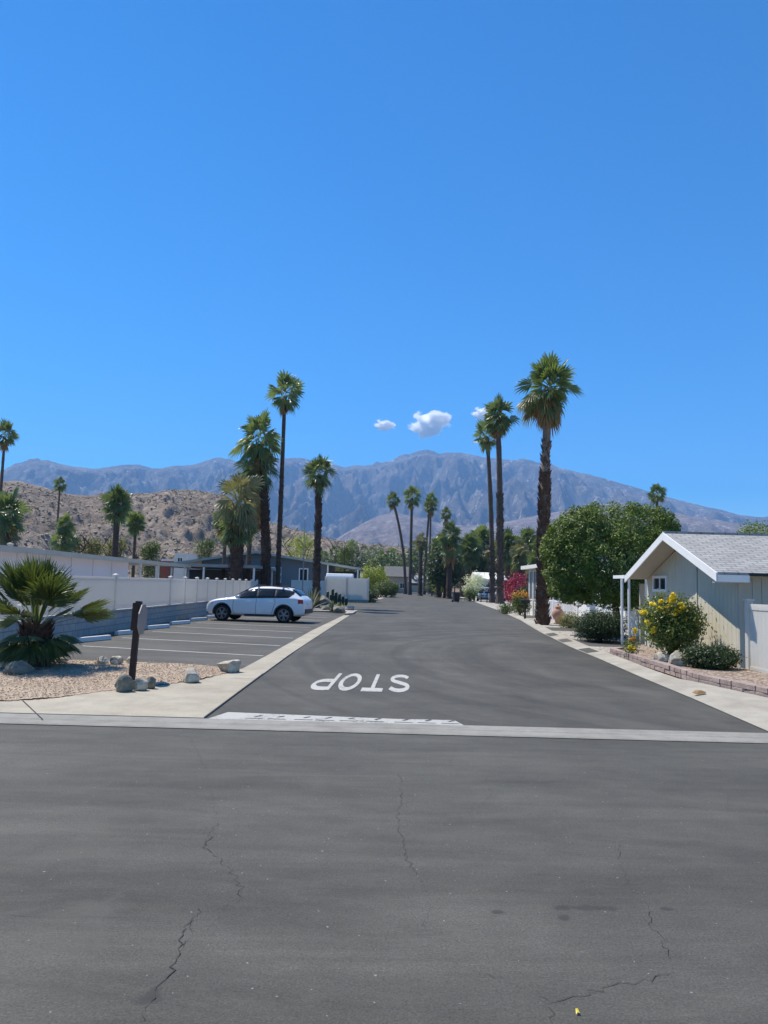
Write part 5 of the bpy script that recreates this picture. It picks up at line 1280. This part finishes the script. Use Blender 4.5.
# ------------------------------------------------------------------ cars
def make_car(label, paint, x, y, rz, scale=(1,1,1), group=None, rails=True, name='parked_car'):
    root = empty(name, (x,y,0.004), rz); tag(root, label, 'car', group); root.scale = scale
    # x, zbottom, zbelt, ztop, wbelt, wtop
    st = [(-2.24,.42,.78,.86,.62,.54),(-2.20,.34,.90,.98,.76,.68),(-2.10,.28,.99,1.08,.84,.72),(-1.96,.26,1.03,1.20,.87,.67),(-1.78,.25,1.05,1.36,.89,.64),(-1.58,.25,1.045,1.455,.90,.625),
          (-1.2,.24,1.03,1.51,.905,.62),(-.6,.23,1.01,1.535,.905,.63),(.0,.23,.99,1.52,.905,.63),(.34,.23,.975,1.43,.905,.64),(.74,.23,.965,1.21,.905,.68),(1.02,.23,.96,1.045,.90,.75),
          (1.45,.23,.92,1.00,.89,.75),(1.85,.24,.86,.94,.85,.73),(2.08,.26,.76,.85,.77,.64),(2.20,.32,.62,.72,.64,.52),(2.24,.40,.52,.58,.5,.4)]
    def section(s):
        X_, zb, zl, zt, wb, wt = s
        h = [(wb*.86,zb),(wb*.985,zb+.10),(wb*1.005,zb+(zl-zb)*.5),(wb,zl-.03),(wb*.965,zl+.02),(wt+(.0 if zt-zl > .2 else .03),zt-min(.07,(zt-zl)*.5)),(wt*.72,zt),(0,zt+.012)]
        return [(X_,-a,z) for a, z in h]+[(X_,a,z) for a, z in h[-2::-1]]
    V = []; Fq = []; m_ = 15
    for s in st: V += section(s)
    for i in range(len(st)-1):
        for j in range(m_): Fq.append((i*m_+j, i*m_+(j+1)%m_, (i+1)*m_+(j+1)%m_, (i+1)*m_+j))
    Fq += [tuple(range(m_-1,-1,-1)), tuple(range((len(st)-1)*m_, len(st)*m_))]
    b = MB(); b.add(V, [f[::-1] for f in Fq]); body = b.build('body', M[paint], root, smooth=True)
    ss = body.modifiers.new('s','SUBSURF'); ss.levels = 2; ss.render_levels = 2
    cb = MB()
    cut = []
    for X_ in (-1.36,1.40):
        for s_ in (-1,1):
            c = MB(); ya, yb = sorted((s_*.52, s_*1.2))
            c.prism_y([(X_+.40*math.cos(2*math.pi*q/32), .345+.40*math.sin(2*math.pi*q/32)) for q in range(32)], ya, yb)
            import bmesh as _bm
            co = c.build('cutter', M['black_plastic'], root); bb_ = _bm.new(); bb_.from_mesh(co.data); _bm.ops.recalc_face_normals(bb_, faces=bb_.faces); bb_.to_mesh(co.data); bb_.free(); cut.append(co)
            bo = body.modifiers.new('b','BOOLEAN'); bo.operation = 'DIFFERENCE'; bo.solver = 'EXACT'; bo.material_mode = 'TRANSFER'; bo.object = co
    import bmesh as _bm
    bb_ = _bm.new(); bb_.from_mesh(body.data); _bm.ops.recalc_face_normals(bb_, faces=bb_.faces); bb_.to_mesh(body.data); bb_.free()
    dg = bpy.context.evaluated_depsgraph_get(); dg.update()
    me = bpy.data.meshes.new_from_object(body.evaluated_get(dg)); body.modifiers.clear(); old = body.data; body.data = me
    for co in cut: bpy.data.objects.remove(co, do_unlink=True)
    for p in me.polygons: p.use_smooth = True
    try: me.set_sharp_from_angle(angle=R(38))
    except Exception: pass
    from mathutils.bvhtree import BVHTree
    bv = BVHTree.FromPolygons([v.co[:] for v in me.vertices], [tuple(p.vertices) for p in me.polygons])
    xs = [q[0] for q in st]
    def proj(X_, z_, sg, off):
        h = bv.ray_cast(Vector((X_, sg*2, z_)), Vector((0,-sg,0)))
        y_ = h[0].y if h[0] is not None and abs(h[0].y) > .3 else sg*.88
        return (X_, y_+sg*off, z_)
    def ztop(X_): return float(np.interp(X_,xs,[q[3] for q in st]))
    def zbel(X_): return float(np.interp(X_,xs,[q[2] for q in st]))
    def panel(nm, mat, x_a, x_b, lo, hi, off, sg, nx=12, nz=4):
        vs = []; b = MB()
        for i in range(nx+1):
            X_ = x_a+(x_b-x_a)*i/nx; a_, c_ = lo(X_), hi(X_); c_ = max(c_, a_+.004)
            for k_ in range(nz+1): vs.append(proj(X_, a_+(c_-a_)*k_/nz, sg, off))
        b.add(vs, [(i*(nz+1)+k_, (i+1)*(nz+1)+k_, (i+1)*(nz+1)+k_+1, i*(nz+1)+k_+1) for i in range(nx) for k_ in range(nz)])
        o = b.build(nm, M[mat], root, smooth=True); so_ = o.modifiers.new('t','SOLIDIFY'); so_.thickness = .006; so_.offset = 0; return o
    def strip(nm, mat, pts_, wd2, off, sg, parent=root):
        pts_ = [(pts_[i][0]+(pts_[i+1][0]-pts_[i][0])*q/5, pts_[i][1]+(pts_[i+1][1]-pts_[i][1])*q/5) for i in range(len(pts_)-1) for q in range(5)]+[pts_[-1]]
        b = MB(); n_ = len(pts_); L_ = []; R_ = []
        for i in range(n_):
            a_ = Vector(pts_[max(i-1,0)]); c_ = Vector(pts_[min(i+1,n_-1)]); t_ = (c_-a_).normalized(); e_ = Vector((-t_.y,t_.x))*wd2/2; p_ = Vector(pts_[i])
            L_.append(proj(p_.x+e_.x, p_.y+e_.y, sg, off)); R_.append(proj(p_.x-e_.x, p_.y-e_.y, sg, off))
        b.add(L_+R_, [(i,i+1,n_+i+1,n_+i) for i in range(n_-1)]); return b.build(nm, M[mat], parent)
    blo = lambda X_: zbel(X_)+.035
    bhi = lambda X_: min(ztop(X_)-.085, 1.44)
    for s_ in (-1,1):
        panel('window_surround','black_plastic',-1.84,.72, lambda X_: blo(X_)-.012+max(0,(-1.55-X_))*.75, lambda X_: bhi(X_)+.012, .004, s_, 26)
        panel('side_window','glass',-.90,-.18, lambda X_: blo(X_)+.012, lambda X_: bhi(X_)-.012, .010, s_)
        panel('side_window','glass',-.10,.64, lambda X_: blo(X_)+.012, lambda X_: bhi(X_)-.012, .010, s_)
        panel('side_window','glass',-1.70,-.98, lambda X_: blo(X_)+.015+max(0,(-1.45-X_))*.75, lambda X_: bhi(X_)-.015, .010, s_)
        strip('door_seam','crack',[(.86,.95),(.90,.80),(.90,.45),(.84,.34)],.014,.005,s_)
        strip('door_seam','crack',[(-.14,1.0),(-.12,.7),(-.12,.34)],.014,.005,s_)
        strip('door_seam','crack',[(-.95,1.02),(-.98,.85),(-.92,.70),(-.86,.5),(-.84,.36)],.014,.005,s_)
        strip('door_sill','black_plastic',[(-.95,.29),(0,.285),(.98,.29)],.10,.006,s_)
        for X_ in (-1.36,1.40):
            strip('arch_trim','black_plastic',[(X_+.425*math.cos(R(a_)), .345+.425*math.sin(R(a_))) for a_ in range(-8,190,9)],.045,.006,s_)
        # lights
        b = MB(); b.box(-.09,-.02,-.06,.10,.02,.07); o = b.build('tail_light', M['lens_red'], root, bevel=.02); o.location = (-2.07,s_*.81,.90); o.rotation_euler = (0,0,s_*R(-24) if s_<0 else R(-24)*-1); 
        o.scale = (1.2,1.6,1.5)
        b = MB(); b.box(-.16,-.03,-.06,.13,.03,.06); o = b.build('headlight', M['lens_clear'], root, bevel=.025); o.location = (1.96,s_*.765,.74); o.rotation_euler = (0,R(14),s_*R(-27))
        b = MB(); b.add([(0,0,0),(.12,0,0),(.16,s_*.16,.03),(.02,s_*.18,.03),(0,0,.11),(.12,0,.11),(.15,s_*.15,.13),(.02,s_*.18,.13)],[(0,1,2,3),(4,7,6,5),(0,4,5,1),(1,5,6,2),(2,6,7,3),(3,7,4,0)]); o = b.build('wing_mirror', M[paint], root, bevel=.015); o.location = (.62,s_*.88,.98)
        for X_ in (-.35,.55):
            pass
        for X_, zz in ((-.78,.93),(.20,.91)):
            b = MB(); b.box(-.09,-.015,-.015,.09,.015,.015); o = b.build('door_handle', M[paint], root, bevel=.006); o.location = (X_,s_*.915,zz-.05)
        if rails:
            b = MB(); b.tube([(-1.5,s_*.60,1.44),(-1.38,s_*.60,1.50),(-.6,s_*.60,1.555),(.0,s_*.60,1.54),(.15,s_*.60,1.47)],.015,6); b.build('roof_rail', M['black_metal'], root)
        for X_ in (-1.36,1.40):
            wl = empty('wheel', (X_,s_*.795,.34)); wl.parent = root
            b = MB(); b.lathe([(.245,-.105),(.315,-.11),(.338,-.085),(.34,0),(.338,.085),(.315,.11),(.245,.105)],36,(0,0,0),'y'); b.build('tyre', M['rubber'], wl, smooth=True)
            b = MB(); yo = s_*.085; b.lathe([(.225,yo),(.25,yo),(.25,yo-s_*.05),(.225,yo-s_*.08)],32,(0,0,0),'y')
            for kk in range(10):
                a = 2*math.pi*kk/10+.15*(1 if kk%2 else -1); c, s2 = math.cos(a), math.sin(a)
                q = [(.04,-.02),(.235,-.014),(.235,.014),(.04,.02)]
                b.add([(u_*c-v_*s2, yo-s_*.01, u_*s2+v_*c) for u_, v_ in q]+[(u_*c-v_*s2, yo-s_*.04, u_*s2+v_*c) for u_, v_ in q],[(0,1,2,3),(4,7,6,5),(0,4,5,1),(1,5,6,2),(2,6,7,3),(3,7,4,0)])
            b.lathe([(.001,yo+s_*.004),(.055,yo),(.06,yo-s_*.05)],16,(0,0,0),'y'); b.build('rim', M['rim'], wl)
            b = MB(); b.lathe([(.001,yo-s_*.075),(.24,yo-s_*.075)],24,(0,0,0),'y'); b.build('brake_disc', M['black_metal'], wl)
    # front and rear glass
    def cross(nm, x_a, x_b, mat, n_=6):
        b = MB(); vs = []
        for i in range(n_+1):
            X_ = x_a+(x_b-x_a)*i/n_; zt = np.interp(X_,xs,[s[3] for s in st])+.016; wt = np.interp(X_,xs,[s[5] for s in st])*.93
            for q in range(7):
                f_ = -1+2*q/6; vs.append((X_, wt*f_, zt-.035*abs(f_)**3))
        b.add(vs, [(i*7+q,i*7+q+1,(i+1)*7+q+1,(i+1)*7+q) for i in range(n_) for q in range(6)])
        o = b.build(nm, M[mat], root, smooth=True); so_ = o.modifiers.new('t','SOLIDIFY'); so_.thickness = .008; so_.offset = 0
    cross('windscreen', .98, .36, 'glass'); cross('rear_window', -2.00, -1.62, 'glass')
    if rails:
        for X_ in (-1.15,-.05): b = MB(); b.box(X_-.035,-.62,1.565,X_+.035,.62,1.60); b.build('roof_bar', M['black_metal'], root, bevel=.01)
    b = MB(); b.box(-2.262,-.62,.40,-2.15,.62,.60); b.build('rear_bumper_insert', M['black_plastic'], root, bevel=.03)
    b = MB(); b.box(-2.268,-.26,.74,-2.24,.26,.86); b.build('licence_plate', M['white_paint'], root)
    b = MB(); b.box(2.17,-.42,.30,2.262,.42,.46); b.box(2.19,-.30,.54,2.262,-.03,.66); b.box(2.19,.03,.54,2.262,.30,.66); b.build('grille', M['black_plastic'], root, bevel=.02)
    return root
wf_, wr_ = Vector(P(222.6,620.8)), Vector(P(286.6,623.1))
mid = (wf_+wr_)/2; ang = R(171)
off = Vector((math.cos(ang+math.pi/2), math.sin(ang+math.pi/2)))
mid = mid - off*.80 if off.y < 0 else mid + off*.80
make_car('white estate car with roof bars parked in the stalls before the block wall', 'car_white', mid.x-.06, mid.y, ang, (.96,.97,.955))
make_car('silver car parked nose out at the right kerb behind the slender palms', 'car_silver', Y(483,600,92)[0]+.3, 93, R(-98), (1.0,1.0,1.12), rails=False)
make_car('dusty rose van-like car parked behind the silver one', 'car_rose', Y(494,600,96)[0]+.6, 97, R(-95), (1.0,1.0,1.2), rails=False)

# ------------------------------------------------------------------ clouds: three small ones far beyond the range
def cloudmat(seed, S):
    m = bpy.data.materials.new('cloud'); m.use_nodes = True; nt = m.node_tree; nt.nodes.clear()
    out = nd(nt,'ShaderNodeOutputMaterial'); v = nd(nt,'ShaderNodeVolumePrincipled'); v.inputs['Color'].default_value = (1,1,1,1); v.inputs['Anisotropy'].default_value = .2
    tc = nd(nt,'ShaderNodeTexCoord'); ln = nd(nt,'ShaderNodeVectorMath', operation='LENGTH'); nt.links.new(tc.outputs['Object'], ln.inputs[0])
    n1 = noise(nt, 1.9/S, 8, .62)
    # density = (noise*1.5 - r^2*k) clipped
    a = nd(nt,'ShaderNodeMath', operation='DIVIDE'); a.inputs[1].default_value = S; nt.links.new(ln.outputs['Value'], a.inputs[0])
    p = nd(nt,'ShaderNodeMath', operation='POWER'); p.inputs[1].default_value = 2.2; nt.links.new(a.outputs[0], p.inputs[0])
    s = nd(nt,'ShaderNodeMath', operation='SUBTRACT'); n1m = nd(nt,'ShaderNodeMath', operation='MULTIPLY'); n1m.inputs[1].default_value = 1.9; nt.links.new(n1, n1m.inputs[0]); nt.links.new(n1m.outputs[0], s.inputs[0]); 
    q = nd(nt,'ShaderNodeMath', operation='MULTIPLY'); q.inputs[1].default_value = .50; nt.links.new(p.outputs[0], q.inputs[0]); nt.links.new(q.outputs[0], s.inputs[1])
    t = nd(nt,'ShaderNodeMath', operation='SUBTRACT'); t.inputs[1].default_value = .72; nt.links.new(s.outputs[0], t.inputs[0])
    w_ = nd(nt,'ShaderNodeMath', operation='MULTIPLY', use_clamp=False); w_.inputs[1].default_value = .35; nt.links.new(t.outputs[0], w_.inputs[0])
    z_ = nd(nt,'ShaderNodeMath', operation='MAXIMUM'); z_.inputs[1].default_value = 0; nt.links.new(w_.outputs[0], z_.inputs[0])
    nt.links.new(z_.outputs[0], v.inputs['Density']); nt.links.new(v.outputs[0], out.inputs['Volume'])
    return m
import bmesh
def cloud(u, v, wpx, hpx, label, lobes, seed, yd=14000):
    x, z = Y(u, v, yd); S = wpx/F*yd*.5
    bm = bmesh.new(); bmesh.ops.create_icosphere(bm, subdivisions=3, radius=1.15*S)
    for vv in bm.verts: vv.co.y *= .8
    me = bpy.data.meshes.new('cloud'); bm.to_mesh(me); bm.free(); me.materials.append(cloudmat(seed, S))
    o = bpy.data.objects.new('cloud', me); COL.objects.link(o); o.location = (x,yd,z); o.scale = (1,1,hpx/wpx); o.rotation_euler = (0,R(lobes),0)
    tag(o, label, 'cloud', 'small clouds over the mountains')
cloud(429,423,50,30,'largest of the small white clouds, over the mountain peak', -10, 1)
cloud(384,425,26,12,'small flat white cloud left of the largest one', 4, 2)
cloud(482,413,26,14,'thin white wisp of cloud behind the slender palms', 0, 3)

# ------------------------------------------------------------------ the air: haze round the whole place
b = MB(); b.box(-9500,-900,-8,9500,9300,1500)
mh_ = bpy.data.materials.new('haze'); mh_.use_nodes = True; nt = mh_.node_tree; nt.nodes.clear()
out = nd(nt,'ShaderNodeOutputMaterial'); v = nd(nt,'ShaderNodeVolumePrincipled'); v.inputs['Color'].default_value = (.30,.57,1.0,1); v.inputs['Density'].default_value = 1.1e-4; v.inputs['Anisotropy'].default_value = .1
nt.links.new(v.outputs[0], out.inputs['Volume'])
o = b.build('haze', mh_); tag(o, 'thin pale blue haze over the valley', 'haze', kind='stuff')
